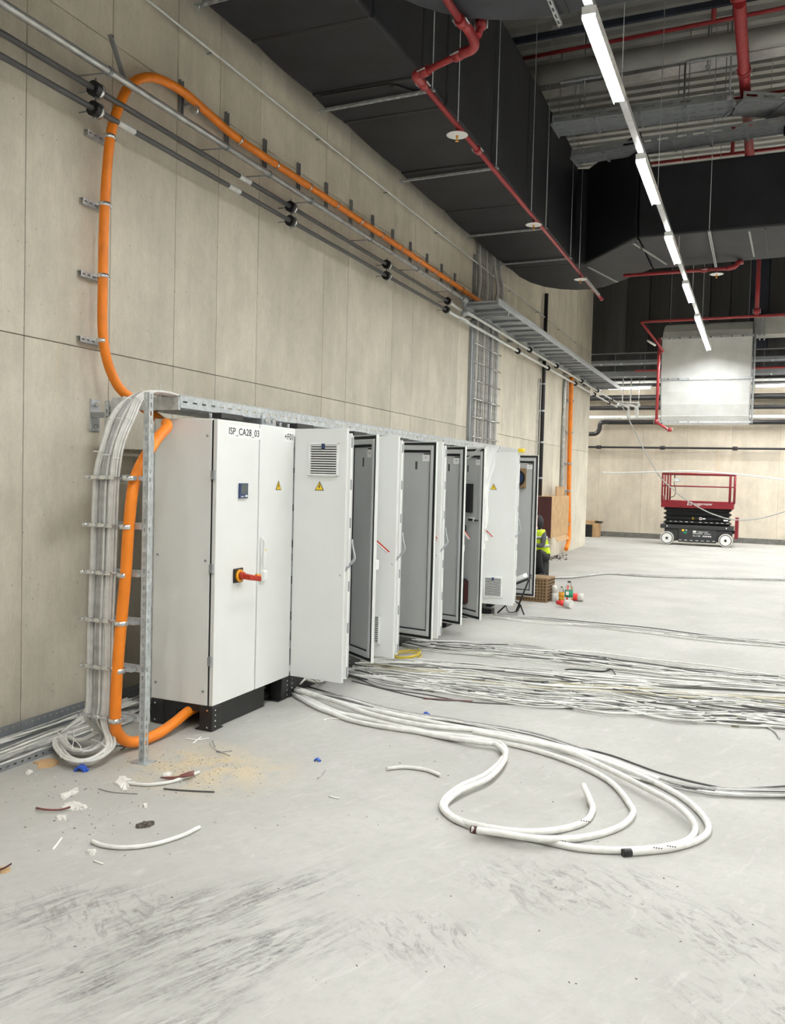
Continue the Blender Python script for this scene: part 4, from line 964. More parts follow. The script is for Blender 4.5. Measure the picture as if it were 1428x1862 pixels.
# grey cables: three bundles up the rack, over the bend into the tray; every cable its own thing
nb = 0
for b in range(3):
    bx = -3.885+b*.072
    for k in range(10 if b else 5):
        ang = k*2.4; rr = .024*math.sqrt(k/10)+.003
        dx, dy = rr*math.cos(ang)*1.0, rr*math.sin(ang)*1.0
        r = .0085 if (b or k > 2) else .012
        x0 = bx+dx; yb = 4.262+dy
        top = -.10*(2-b)                    # outer bundles bend on a larger radius
        P = [(-4.30+.05*b+dx, 3.0+random.uniform(-.2, .2), .05+rr), (-4.2+dx, 3.6, .07+rr), (-4.16+.03*b+dx, 4.05, .09+rr), (-4.10+dx, 4.42+dy, .08+rr)] if False else []
        e0 = fl(95+10*(2-b), (1332, 1342, 1352)[b], .05)
        P = [(-4.28+dx*3+.05*b, 4.95+.05*b, .10+rr), (-4.25+dx*2, 4.72, .07+rr*.6), Vector((e0.x-.10+dx, e0.y+.28+dy, .05+rr)), Vector((e0.x+dx, e0.y+.04+dy, .035+rr*.7)),
             fl(125+3*(2-b), (1342, 1361, 1378)[b], .035+rr)+Vector((dx, dy, 0)), fl((152, 160, 165)[b], (1345, 1364, 1382)[b], .035+rr)+Vector((dx, dy, 0)), fl((178, 190, 201)[b], (1330, 1343, 1358)[b], .09)+Vector((dx, dy, rr*.5)), (x0-.01, yb-.01, .22), (x0-.006, yb, .33),
             (x0+random.uniform(-.006, .006), yb+random.uniform(-.004, .004), .72), (x0+random.uniform(-.004, .004), yb, .87), (x0+.01, yb, 1.17), (x0+.02+random.uniform(-.003, .003), yb, 1.5), (x0+.03, yb, 1.77),
             (x0+.032, yb+.04, 1.98-.03*(2-b)), (x0+.03, yb+.15+.0*b, 2.17-.0*b), (x0+.02, yb+.33-.04*b, 2.30), (x0+.00, yb+.56-.05*b, 2.352), (x0-.03, yb+.85, 2.33), (x0-.06+dx*2, 5.4, 2.29+rr*.4), (x0-.08+dx*3, 6.3, 2.277+rr*.3), (x0-.08+dx*3, 8.5, 2.277+rr*.3)]
        hue = ('cable', 'cablew', 'cable', 'cableg', 'cablew')[(k+b) % 5]
        c_ = MB().tube(P, r, 7, 5).build('grey_cable', hue)
        nm = ['leftmost', 'middle', 'right hand'][b]
        tag(c_, f"{dict(cable='pale grey', cablew='white', cableg='mid grey')[hue]} cable in the {nm} bundle strapped to the upright rack", 'cable', f'cables of the {nm} rack bundle')
    for z in RZ:
        mb = MB(); xq = bx+.03*min(1, max(0, (z-.87)/.9))
        mb.tube([(xq-.030, 4.296, z), (xq-.034, 4.255, z), (xq-.02, 4.228, z), (xq, 4.222, z), (xq+.02, 4.228, z), (xq+.034, 4.255, z), (xq+.030, 4.296, z)], .006, 6)
        mb.box(xq-.03, xq+.03, 4.218, 4.226, z-.012, z+.012); mb.cyl((xq-.036, 4.2, z), (xq-.036, 4.225, z), .012, 8)
        mb.build('bundle_clamp', 'chrome', rk)
# nylon ties round the bundles and their loose tails
for b in range(3):
    bx = -3.885+b*.072
    for (y, z, rx) in ((4.27, 1.93-.02*b, 0), (4.38, 2.13, .7), (4.52-.03*b, 2.26, 1.0)):
        rr = .029; ring = [(bx+.03+rr*math.cos(a), y+rr*math.sin(a)*math.cos(rx), z-rr*math.sin(a)*math.sin(rx)) for a in [i*math.pi/8 for i in range(17)]]
        tag(MB().tube(ring, .003, 5, 2).build('cable_tie', 'tie'), f'white nylon tie round the {["leftmost", "middle", "right hand"][b]} grey bundle, {"lowest" if y < 4.3 else ("middle" if y < 4.42 else "topmost")} at the rack bend', 'tie', 'ties on the rack bend')
for i, (x, y, tx, ty) in enumerate(((268, 728, 256, 704), (273, 728, 275, 702), (284, 726, 285, 700), (292, 728, 292, 698), (318, 730, 325, 718))):
    a = dp(x, y, 4.85); c = dp(tx, ty, 4.82)
    tag(MB().tube([a, (a+c)/2+Vector((.005, 0, 0)), c], .0022, 5).build('cable_tie', 'tie'), f'stiff white tie tail above the end of the tray, {["leftmost", "second from left", "third from left", "second from right", "rightmost and slanting"][i]}', 'tie', 'tie tails above the tray end')
# loose cables clipped under the tray end
# ------------------------------------------------------------------ floor tray along the wall with many grey cables
ft = thing('floor_tray', 'perforated galvanised tray on the floor along the foot of the long wall', 'cable tray', (-4.4, 3, 0))
MB().perf((-4.54, -2, .0), Y_, Z_, 15, .10, .055, .018, .010, .002, rows=2).build('side_rail', 'zincd', ft)
MB().perf((-4.08, -2, .0), Y_, Z_, 6.7, .045, .055, .02, .010, .002).build('side_rail', 'zincd', ft)
MB().perf((-4.08, -2, .0), Y_, -X_, 15, .46, .055, .02, .010, .0025, rows=6).build('tray_floor', 'zincd', ft)
for i in range(34):
    x = -4.44+.33*random.random(); z = .012+.05*random.random(); r = random.choice((.008, .008, .010, .012))
    P = [(x+random.uniform(-.03, .03), yy, max(r+.004, z+random.uniform(-.012, .012))) for yy in (1.5, 2.3, 3.1, 3.8, 4.4, 5.0, 5.6)]
    P[-1] = Vector((random.uniform(-4.4, -4.1), 5.7, P[-1][2])); P.append(Vector((random.uniform(-4.35, -4.05), 7.0, .05))); P.append(Vector((random.uniform(-4.3, -4.05), 9.0, .05)))
    tag(MB().tube(P, r, 6, 4).build('grey_cable', random.choice(('cable', 'cable', 'cableg', 'cablew'))), 'grey cable lying in the floor tray at the foot of the wall', 'cable', 'cables in the floor tray')
for i, (a, b, c) in enumerate((((103, 1330), (120, 1345), (125, 1352)), ((134, 1326), (134, 1345), (131, 1362)), ((128, 1340), (145, 1355), (148, 1365)), ((160, 1327), (178, 1333), (184, 1337)), ((165, 1344), (180, 1349), (192, 1357)), ((111, 1361), (110, 1368), (111, 1378)))):
    P = [fl(*p, .11) for p in (a, b, c)]
    tag(MB().tube(P, .003, 5).build('cable_tie', 'tie'), 'loose white tie across the curled bundles on the floor beside the wall', 'tie', 'ties on the floor curl')

# ================================================================== CABLES ON THE FLOOR
def floorcable(px, r, m, label, name='floor_cable', group=None, lift=None, n=7, seg=8, cat='cable'):
    P = []
    for i, p in enumerate(px):
        z = r if lift is None else r+lift[i]
        P.append(fl(p[0], p[1], z))
    return tag(MB().tube(P, r, seg, n).build(name, m), label, cat, group)
TR = .0175
big = [
 ('A', [(536, 1258), (575, 1278), (620, 1297), (720, 1318), (820, 1342), (900, 1349), (920, 1369), (887, 1406), (834, 1432), (804, 1462), (828, 1490), (890, 1510), (980, 1527), (1060, 1543), (1150, 1546), (1215, 1539), (1250, 1528), (1264, 1510), (1256, 1487), (1225, 1460), (1173, 1432), (1110, 1400), (1030, 1365), (950, 1347), (860, 1330)], 'thick pale cable with an S bend and the large loop on the floor'),
 ('B', [(534, 1263), (580, 1285), (640, 1310), (740, 1328), (850, 1340), (950, 1358), (1040, 1386), (1108, 1420), (1145, 1462), (1150, 1482), (1122, 1506), (1060, 1523), (980, 1525), (910, 1515), (858, 1508)], 'thick pale cable forming the middle loop with a dark red end on the floor'),
 ('C', [(537, 1255), (600, 1272), (680, 1300), (780, 1320), (880, 1330), (970, 1347), (1080, 1378), (1152, 1405), (1218, 1436), (1262, 1466), (1288, 1500), (1276, 1524), (1222, 1542), (1135, 1551)], 'thick pale cable forming the outermost loop with a black taped end on the floor'),
 ('D', [(536, 1264), (590, 1292), (660, 1305), (770, 1333), (870, 1350), (903, 1354), (919, 1377), (890, 1414), (838, 1438), (809, 1466), (836, 1492), (900, 1507), (960, 1513), (1020, 1508), (1062, 1495), (1078, 1474), (1072, 1452), (1061, 1428)], 'thick pale cable ending upright in the smallest loop on the floor'),
 ('E', [(540, 1252), (620, 1278), (700, 1296), (800, 1316), (900, 1333), (1000, 1353), (1090, 1376), (1150, 1398), (1200, 1418)], 'short thick pale cable on top of the run beside the first cabinet')]
for i, (k, px, lab) in enumerate(big):
    lift = [.0 + (.034 if (k in 'CE' and j < 6) else 0) + (.02 if k == 'D' and 3 < j < 9 else 0) + (.036 if k == 'A' and 17 < j else 0) + (.03 if k == 'D' and j in (11, 12) else 0) + (.034 if k == 'B' and j > 11 else 0) for j in range(len(px))]
    if k == 'D': lift[-1] = .05; lift[-2] = .015
    ob = floorcable(px, TR, 'cablew', lab, 'thick_cable', None, lift, 8, 12)
    if k == 'B':
        a, b = fl(858, 1508, .05), fl(868, 1510, .05); MB().cyl(a-(b-a)*.1, b, TR+.002, 12).build('end_cap', 'maroon', ob)
    if k == 'C':
        a, b = fl(1132, 1551, TR), fl(1148, 1550, TR); MB().cyl(a, b, TR+.002, 12).build('end_tape', 'plastic_black', ob)
    marks = {'B': ((900, 1514), (930, 1518), (958, 1524)), 'D': ((1128-70, 1497),), 'C': ((1215, 1543), (1190, 1546)), 'A': ((990, 1529), (1015, 1533))}.get(k, ())
    for (x, y) in marks:
        for q in range(4):
            p = fl(x+q*4.5, y+q*.7-5, TR*2); MB().box(p.x-.004, p.x+.003, p.y-.004, p.y+.004, p.z-.001, p.z+.0012).build('print_mark', 'ink', ob)
random.seed(21)
HUE = {'cablew': 'white', 'cable': 'pale grey', 'cableg': 'mid grey', 'cabled': 'dark', 'cabletan': 'yellowish'}
def bundle(n, center, wid, mats, r, label, group, wob=1.0, zmax=.02, trim=.25):
    for i in range(n):
        lat = random.uniform(-1, 1); px = []
        ph = [random.uniform(0, 6.28) for _ in range(3)]
        a0 = 0 if random.random() > trim else random.randrange(0, max(1, len(center)-3))
        for j, ((x, y), wd) in enumerate(zip(center, wid)):
            if j < a0: continue
            l = lat+wob*.33*math.sin(j*1.3+ph[0])+.2*math.sin(j*2.9+ph[1])
            l = max(-1.15, min(1.15, l))
            px.append((x+random.uniform(-10, 10)*(0 if j in (0, len(center)-1) else 1), y+l*wd))
        rr = r*random.choice((.8, 1, 1, 1.25))
        lift = [random.uniform(0, zmax)*(.4+.6*abs(math.sin(j*1.1+ph[2]))) for j in range(len(px))]
        mm = random.choice(mats); floorcable(px, rr, mm, label.replace('thin', 'thin '+HUE[mm], 1), 'thin_cable', group, lift, 5, 5)
W_ = ['cablew']*6+['cable']*3+['cableg']*2+['cabled']
bundle(44, [(600, 1205), (650, 1216), (740, 1228), (850, 1241), (980, 1256), (1100, 1268), (1220, 1280), (1330, 1291), (1450, 1302)], [8, 13, 19, 23, 25, 25, 24, 22, 20], W_, .0062, 'thin cable in the broad bundle fanning over the floor from the second cabinet', 'cables of the broad floor bundle', 1, .03)
bundle(8, [(640, 1206), (740, 1218), (850, 1230), (980, 1245), (1100, 1252), (1220, 1258), (1330, 1268), (1450, 1276)], [6, 6, 6, 6, 6, 6, 6, 6], ['cabletan', 'cabletan', 'cable'], .006, 'thin cable in the middle strand of the broad bundle on the floor', 'yellowish cables of the broad floor bundle', 1, .03)
bundle(14, [(640, 1200), (740, 1203), (850, 1212), (980, 1222), (1100, 1234), (1220, 1244), (1330, 1250), (1450, 1257)], [6, 6, 6, 7, 8, 7, 6, 5], W_, .006, 'thin cable in the narrow strand just behind the broad floor bundle', 'cables of the narrow middle strand', 1, .025)
bundle(22, [(715, 1160), (760, 1170), (850, 1177), (950, 1187), (1060, 1200), (1180, 1213), (1300, 1225), (1450, 1241)], [5, 8, 11, 12, 13, 13, 12, 11], W_, .0062, 'thin cable in the bundle leaving the third cabinet across the floor', 'cables of the third cabinet bundle', 1, .03)
bundle(10, [(840, 1110), (900, 1119), (980, 1127), (1080, 1136), (1180, 1148), (1300, 1160), (1450, 1173)], [4, 4, 5, 5, 6, 6, 6], ['cableg', 'cable', 'cable', 'cabled', 'cablew'], .0062, 'thin cable in the sparse strand crossing the floor past the work light', 'cables of the sparse far strand', 1, .015)
bundle(4, [(960, 1049), (1010, 1050), (1050, 1049), (1085, 1043), (1110, 1042), (1180, 1047), (1300, 1051), (1450, 1055)], [1.5]*8, ['cabled', 'cableg', 'cable'], .011, 'thin cable in the farthest strand crossing the floor', 'cables of the farthest strand', 1, .02)
bundle(9, [(540, 1254), (620, 1268), (720, 1294), (840, 1314), (960, 1338), (1060, 1368), (1150, 1403), (1240, 1430), (1330, 1440), (1450, 1443)], [3, 4, 5, 5, 5, 5, 7, 7, 6, 7], ['cableg', 'cabled', 'cablew', 'cablew', 'cable'], .0075, 'thin cable running on past the thick loops to the right edge', 'cables past the thick loops', 1, .02, .15)
floorcable([(560, 1248), (700, 1288), (850, 1312), (930, 1345), (1000, 1351), (1100, 1370), (1200, 1405), (1290, 1428), (1340, 1434), (1450, 1428)], .006, 'cabled', 'single thin dark cable bowing above the thick loops to the right edge')
floorcable([(637, 1226), (665, 1240), (700, 1252), (770, 1262), (850, 1276), (940, 1281), (1080, 1290), (1300, 1305), (1450, 1318)], .005, 'cabled', 'single thin dark cable along the near side of the broad bundle')
floorcable([(1060, 1226), (1028, 1219), (1044, 1217), (1095, 1221), (1112, 1217), (1121, 1229)], .007, 'plastic_black', 'short bent black cable lying alone behind the broad bundle', lift=[0, 0, .01, .0, .02, 0])
floorcable([(1350, 1309), (1385, 1317), (1410, 1331), (1418, 1343)], .008, 'cableg', 'loose cable end curving off the near side of the broad bundle at right')
floorcable([(640, 1238), (720, 1258), (790, 1272), (850, 1274)], .005, 'cabled', 'thin dark cable below the broad bundle near the second cabinet')
for i, px in enumerate(([(1310, 1302), (1330, 1298), (1345, 1305)], [(1320, 1312), (1335, 1307), (1352, 1302)], [(1330, 1319), (1345, 1321)], [(1285, 1306), (1308, 1298)])):
    floorcable(px, .007, 'cabletan', 'stubby yellowish wire end splayed at the near edge of the broad bundle', 'wire_end', 'splayed wire ends')
floorcable([(770, 1270), (860, 1275)], .006, 'copperish', 'short reddish wire piece in front of the broad bundle', 'wire_offcut')
# coil of yellow cable
c0 = fl(741, 1196, 0); P = []
for k in range(0, 46): a = k*math.pi/7; P.append((c0.x+(.115+.022*math.sin(k*.37))*math.cos(a), c0.y+(.21+.03*math.cos(k*.31))*math.sin(a), .008+.0011*k))
tag(MB().tube(P, .0055, 6, 2).build('cable_coil', 'yellow'), 'small coil of yellow cable on the floor by the third cabinet', 'cable')
floorcable([(685, 1197), (705, 1201), (728, 1202)], .007, 'yellow', 'straight yellow cable piece below the third cabinet door')
# dark cable loops behind the first plinth
for i in range(7):
    P = [fl(500+8*i, 1262-3*i, .02), fl(540+3*i, 1246-2*i, .05), fl(560-2*i, 1232, .09), fl(580, 1240, .05), fl(600, 1228, .02)]
    tag(MB().tube(P, .012, 7).build('cable_loop', random.choice(('cabled', 'cableg', 'cable'))), 'dim looped cable behind the plinth of the first cabinet', 'cable', 'looped cables under the cabinets')
for i in range(8):
    yy = 5.2+i*.1; P = [(-3.9, 4.95+.3*random.random(), .02), (-3.85, 5.6, .06+.05*random.random()), (-3.7, 6.2, .05), (-3.6, 6.9, .03), (-3.4, 7.3, .02)]
    P = [Vector(p)+Vector((random.uniform(-.12, .12), random.uniform(-.05, .05), 0)) for p in P]
    tag(MB().tube(P, .008, 6).build('cable_loop', random.choice(('cableg', 'cable'))), 'cable crossing in the dark under the cabinets', 'cable', 'cables in the dark under the cabinets')

# ------------------------------------------------------------------ offcuts and litter
floorcable([(703, 1398), (735, 1395), (775, 1400), (802, 1410)], .012, 'cable', 'curved pale cable offcut alone on the floor at centre', 'cable_offcut')
floorcable([(167, 1530), (190, 1538), (230, 1541), (280, 1535), (330, 1520), (363, 1504)], .011, 'cablew', 'long curved white cable offcut on the floor at left', 'cable_offcut')
o_ = floorcable([(232, 1424), (270, 1427), (310, 1422), (345, 1411), (362, 1404)], .010, 'cablew', 'white cable offcut with stripped reddish end below the rack post', 'cable_offcut')
for k in range(5):
    P = [fl(352, 1402+k, .02), fl(335+k*3, 1407+k, .03), fl(312-k*5, 1418-k, .008)]
    MB().tube(P, .004, 5).build('bare_strand', 'copperish', o_)
def litter(name, px, m, label, cat='scrap', th=.004, z=.0, group=None, curl=0.0):
    P = [fl(x, y, z) for x, y in px]
    if cat == 'scrap':                       # ragged, crumpled outline
        q = []
        for a, b in zip(P, P[1:]+P[:1]):
            e = (b-a).length
            q += [a]+[a+(b-a)*f+Vector((random.uniform(-.22, .22), random.uniform(-.22, .22), 0))*e for f in (.25, .5, .75)]
        P = q
    mb = MB(); n = len(P); cen = sum(P, Vector())/n
    lo = [mb.bm.verts.new(p) for p in P]; hi = [mb.bm.verts.new(p+(cen-p)*random.uniform(0, .25)+Z_*(th+curl*random.random())) for i, p in enumerate(P)]
    a, b = mb.bm.verts.new(cen), mb.bm.verts.new(cen+Z_*(th+curl*1.2))
    for i in range(n):
        j = (i+1) % n
        mb.bm.faces.new((lo[i], lo[j], hi[j], hi[i])); mb.bm.faces.new((hi[i], hi[j], b)); mb.bm.faces.new((lo[j], lo[i], a))
    return tag(mb.build(name, m), label, cat, group)
litter('cardboard_piece', [(60, 1388), (75, 1382), (100, 1380), (108, 1386), (90, 1396), (68, 1398)], 'card', 'torn brown cardboard piece on the floor beside the curled bundles', curl=.01)
litter('cardboard_piece', [(-8, 1587), (2, 1577), (19, 1576), (12, 1588)], 'card', 'tan cardboard scrap at the left edge of the floor', curl=.004)
tag(MB().tube([fl(-2, 1582, .012), fl(10, 1577, .02), fl(21, 1570, .03)], .004, 5).build('twig', 'maroon'), 'thin dark twig on the tan scrap at the left edge', 'scrap')
def plug(px, s, lab, rot):
    p = fl(*px); mb = MB(); u = Vector((math.cos(rot), math.sin(rot), 0)); v = Vector((-u.y, u.x, 0))
    mb.prism([(s*math.cos(a), s*math.sin(a)) for a in [i*math.pi/8 for i in range(9)]]+[(s*.55*math.cos(a), s*.55*math.sin(a)) for a in [math.pi-i*math.pi/8 for i in range(9)]], -s*.6, s*.6, (u, Z_, v), p)
    mb.obox(p, u, v, Z_, (s*.5, s*1.3), (-s*.3, s*.3), (0, s*.5))
    return tag(mb.build('blue_clip', 'blue', bevel=.002), lab, 'clip')
plug((147, 1402), .036, 'large blue plastic clip on the floor by the curled bundles', .3)
plug((577, 1384), .020, 'small blue plastic clip alone on the floor left of centre', .1)
plug((775, 1300), .024, 'small blue plastic clip in front of the broad bundle', .2)
papers = [([(110, 1450), (124, 1439), (141, 1434), (144, 1439), (128, 1447), (120, 1454)], 'crumpled white plastic scrap, left one of the pair below the rack'),
 ([(206, 1424), (222, 1414), (240, 1417), (246, 1426), (232, 1428), (236, 1438), (218, 1434)], 'crumpled white plastic scrap, right one of the pair below the rack'),
 ([(110, 1466), (128, 1459), (150, 1463), (160, 1468), (140, 1474), (120, 1472)], 'torn white paper strip on the floor left of the offcut'),
 ([(100, 1488), (110, 1484), (122, 1486), (118, 1492), (106, 1492)], 'curled white paper bit on the floor at left'),
 ([(160, 1550), (168, 1547), (176, 1549), (172, 1555), (163, 1556)], 'white crumb of foil left below the long white offcut'),
 ([(46, 1404), (54, 1401), (60, 1404), (52, 1409)], 'small white square of paper near the floor tray'),
 ([(252, 1466), (268, 1465), (268, 1468), (254, 1469)], 'flat white sliver above the long white offcut'),
 ([(294, 1410), (306, 1406), (314, 1408), (302, 1412)], 'white paper shred next to the stripped offcut')]
for px, lab in papers: litter('paper_scrap', px, 'paper', lab, curl=.012)
dirt = [([(246, 1504), (258, 1498), (268, 1500), (264, 1506), (250, 1507)], 'dark clod on the floor above the long white offcut, left piece'), ([(262, 1500), (274, 1496), (279, 1501), (268, 1506)], 'dark clod on the floor above the long white offcut, right piece')]
for px, lab in dirt: litter('dirt_clod', px, 'grit', lab, curl=.015)
tag(MB().tube([fl(66, 1469, .01), fl(85, 1472, .02), (fl(110, 1472, .015)), fl(128, 1467, .02)], .006, 5).build('wire_offcut', 'copperish'), 'dark reddish stripped wire on the white paper strip at left', 'wire')
floorcable([(298, 1434), (330, 1437), (390, 1440)], .005, 'cabled', 'straight dark wire piece below the rack post', 'wire_offcut')
floorcable([(180, 1434), (205, 1440), (250, 1443)], .004, 'cableg', 'thin wire piece under the white scraps', 'wire_offcut')
for k, px in enumerate(([(398, 1366), (385, 1358), (382, 1350), (387, 1347), (391, 1358)], [(394, 1366), (408, 1367), (422, 1365)], [(396, 1366), (408, 1370), (418, 1374)])):
    floorcable(px, .0045, 'cableg', 'twisted bit of grey wire in the tuft in front of the first cabinet', 'wire_offcut', 'wire tuft in front of the first cabinet', [.0, .02, .03, .02, .0][:len(px)])
floorcable([(338, 1343), (360, 1345), (380, 1342)], .004, 'tie', 'thin white wire in front of the plinth of the first cabinet', 'wire_offcut')
floorcable([(350, 1352), (362, 1343), (366, 1340)], .004, 'tie', 'short white wire touching the thin wire by the plinth', 'wire_offcut')
floorcable([(200, 1360), (215, 1356), (228, 1358), (220, 1363)], .005, 'cabled', 'thin dark wire beside the foot of the curled bundles', 'wire_offcut')
floorcable([(592, 1400), (585, 1408), (578, 1415)], .005, 'cableg', 'tiny curved wire left of the centre offcut', 'wire_offcut')
floorcable([(598, 1448), (618, 1452)], .004, 'tie', 'tiny white sliver left of the large loops', 'wire_offcut')
floorcable([(96, 1545), (104, 1535), (112, 1524)], .005, 'tie', 'short white stick left of the long white offcut', 'wire_offcut')
floorcable([(170, 1565), (188, 1571)], .004, 'tie', 'white sliver below the long white offcut', 'wire_offcut')
floorcable([(588, 1310), (600, 1307), (640, 1306)], .005, 'tie', 'white stripped wire tip beside the thick cables', 'wire_offcut')
random.seed(5)
# saw dust and chips under the rack: countless
mb = MB(); c0, c1_ = fl(250, 1400), fl(430, 1400)
def chip(mb, p, s):
    a = random.uniform(0, 6.28); u = Vector((math.cos(a), math.sin(a), 0)); v = Vector((-u.y, u.x, 0)); k = random.uniform(.2, .9)
    q = [p+u*s+Z_*.001, p+v*s*k+Z_*.001, p-u*s*.8+Z_*.001, p+Z_*s*.5]
    V = [mb.bm.verts.new(x) for x in q]
    for f in ((0, 1, 3), (1, 2, 3), (2, 0, 3)): mb.bm.faces.new([V[i] for i in f])
for i in range(1500):
    x, y = random.gauss(365, 62), random.gauss(1396, 17)
    chip(mb, fl(x, y), random.choice((.002, .003, .003, .004, .006)))
tag(mb.build('saw_dust', 'dust'), 'tan drilling dust and chips scattered on the floor below the rack', 'dust', kind='stuff')
mb = MB()
for i in range(420):
    x, y = (random.gauss(360, 60), random.gauss(1400, 20)) if i < 170 else ((random.gauss(150, 90), random.gauss(1450, 50)) if i < 290 else (random.uniform(20, 1400), random.uniform(1340, 1800)))
    chip(mb, fl(x, y), random.choice((.003, .004, .006, .009)))
tag(mb.build('floor_grit', 'grit'), 'dark crumbs of dirt strewn over the floor', 'dirt', kind='stuff')
mb = MB()
for i in range(160):
    x, y = (random.gauss(150, 80), random.gauss(1460, 45)) if i < 90 else ((random.uniform(300, 700), random.uniform(1320, 1560)) if i < 140 else (random.uniform(600, 1400), random.uniform(1350, 1750)))
    chip(mb, fl(x, y), random.choice((.003, .005, .008, .011)))
tag(mb.build('paper_crumbs', 'paper'), 'white crumbs and slivers strewn over the floor', 'scrap', kind='stuff')
mb = MB()
for i in range(90):
    x, y = min(1030, max(1003, random.gauss(1014, 9))), random.gauss(1013, 3.0); chip(mb, fl(x, y), random.choice((.02, .03, .05)))
tag(mb.build('rubble', 'grit'), 'small heap of rubble at the foot of the wall behind the seated person', 'dirt', kind='stuff')

# ------------------------------------------------------------------ things beyond the cabinets
bx = thing('crate', 'brown latticed crate standing on the floor past the last cabinet door', 'crate', (-3.1, 12.9, 0))
B0 = Vector((-2.86, 12.72, 0)); bu = Vector((-1, .06, 0)).normalized(); bv = Vector((.06, 1, 0)).normalized()
MB().obox(B0, bu, bv, Z_, (0, .72), (0, .42), (0, .37)).build('crate_body', 'crate', bx, bevel=.01)
mb = MB()
for i in range(15):
    for j in range(7): mb.obox(B0+bu*(.025+i*.046)+Z_*(.025+j*.048), bu, bv, Z_, (0, .026), (-.004, .0), (0, .03))
for i in range(8):
    for j in range(7): mb.obox(B0+bv*(.025+i*.048)+Z_*(.025+j*.048), bv, -bu, Z_, (0, .028), (0, .004), (0, .03))
tag(mb.build('lattice_openings', 'crated', bx), kind='stuff')
t = thing('paper_bag', 'crumpled white paper cups beside the brown crate', 'scrap', (-2.8, 13.0, .0))
MB().lathe([(.035, 0), (.045, .08), (.04, .1), (.02, .12)], (-2.80, 12.95, .13), 10).build('cup', 'paper', t); MB().lathe([(.045, 0), (.04, .06), (.045, .12), (.03, .13)], (-2.80, 12.95, 0), 10).build('cup', 'paper', t)
def bottle(p, h, r, label, fill, band, cap):
    t = thing('drink_bottle', label, 'bottle', (p.x, p.y, 0))
    MB().lathe([(r*.75, 0), (r, h*.04), (r, h*.22), (r*.9, h*.28), (r, h*.34), (r, h*.62), (r*.72, h*.78), (r*.34, h*.90), (r*.34, h*.95)], (p.x, p.y, .001), 16).build('bottle_body', 'glass', t)
    MB().lathe([(r*.40, 0), (r*.40, h*.05), (r*.3, h*.06)], (p.x, p.y, h*.94), 12).build('cap', cap, t)
    if band: MB().lathe([(r*1.02, 0), (r*1.02, h*.27)], (p.x, p.y, h*.36), 16).build('bottle_label', band, t)
    if fill: MB().lathe([(r*.72, 0), (r*.95, h*.04), (r*.95, fill*h)], (p.x, p.y, .006), 14).build('drink', 'drink', t)
    return t
b2 = bottle(fl(1034, 1102), .37, .062, 'tall clear bottle with green label and dark cap on the floor', 0, 'greenlabel', 'plastic_black')
p = fl(1034, 1102); MB().obox((p.x, p.y-.064, 0), X_, Y_, Z_, (-.03, .012), (-.002, 0), (.17, .22)).build('label_patch', 'label', b2)
bottle(fl(1021, 1095), .24, .042, 'shorter clear bottle with orange drink beside the green labelled one', .42, 'drink', 'plastic_black')
def cup(p, d, L_, r1, r2, label, m1='redcup', m2='paper'):
    t = thing('paper_cup', label, 'cup', (p.x, p.y, 0)); d = Vector((*d, 0)).normalized(); p = Vector((p.x, p.y, r2+.001))
    MB().cyl(p, p+d*L_*.55, r1, 14, (r1+r2)/2).build('cup_wall', m1, t); MB().cyl(p+d*L_*.55, p+d*L_, (r1+r2)/2, 14, r2).build('cup_wall', m2, t)
cup(fl(1038, 1092), (1, .1), .19, .055, .06, 'red and white paper cup lying behind the bottles')
cup(fl(1013, 1103), (1, -.35), .24, .03, .062, 'red and white paper cup lying in front of the bottles, mouth to the right')
t = thing('scrap_piece', 'small black scrap on the floor beside the crate', 'scrap', fl(1001, 1088)); p = fl(1001, 1088); MB().prism([(0, 0), (.09, .02), (.05, .09)], 0, .05, o=p).build('scrap_body', 'plastic_black', t)
# work light on tripod
t = thing('work_light', 'black tripod work light with white tilted lamp head beside the last cabinet', 'lamp', (-2.83, 11.3, 0))
hub = Vector((-2.80, 11.2, .27)); top = Vector((-2.74, 11.2, .58))
MB().cyl((-2.93, 11.2, .06), top, .012, 8).build('pole', 'black', t)
for q in (fl(905, 1116), fl(953, 1119), fl(942, 1112)):
    k = Vector((-2.87, 11.2, .16)); m_ = k+(q-k)*.35+Z_*.12 if q.x < -3.1 else k+(q-k)*.4
    MB().tube([k, m_, q+Z_*.012], .011, 6, raw=True).build('leg', 'black', t)
MB().obox((-2.94, 11.15, .44), (.9, 0, .42), (-.42, 0, .9), (0, 1, 0), (-.03, .20), (-.015, .015), (-.02, .18)).build('lamp_head', 'black', t, bevel=.006)
MB().obox((-2.955, 11.15, .47), (.9, 0, .42), (-.42, 0, .9), (0, 1, 0), (-.02, .16), (.0, .05), (-.02, .16)).build('lamp_glass', 'label', t)
MB().tube([fl(920, 1101, .1), fl(925, 1112, .02), fl(935, 1113, .012), fl(944, 1108, .05)], .006, 6).build('power_lead', 'black', t)
MB().box(-3.38, -3.24, 11.1, 11.25, 0, .09).build('power_block', 'plastic_black', t, bevel=.008)

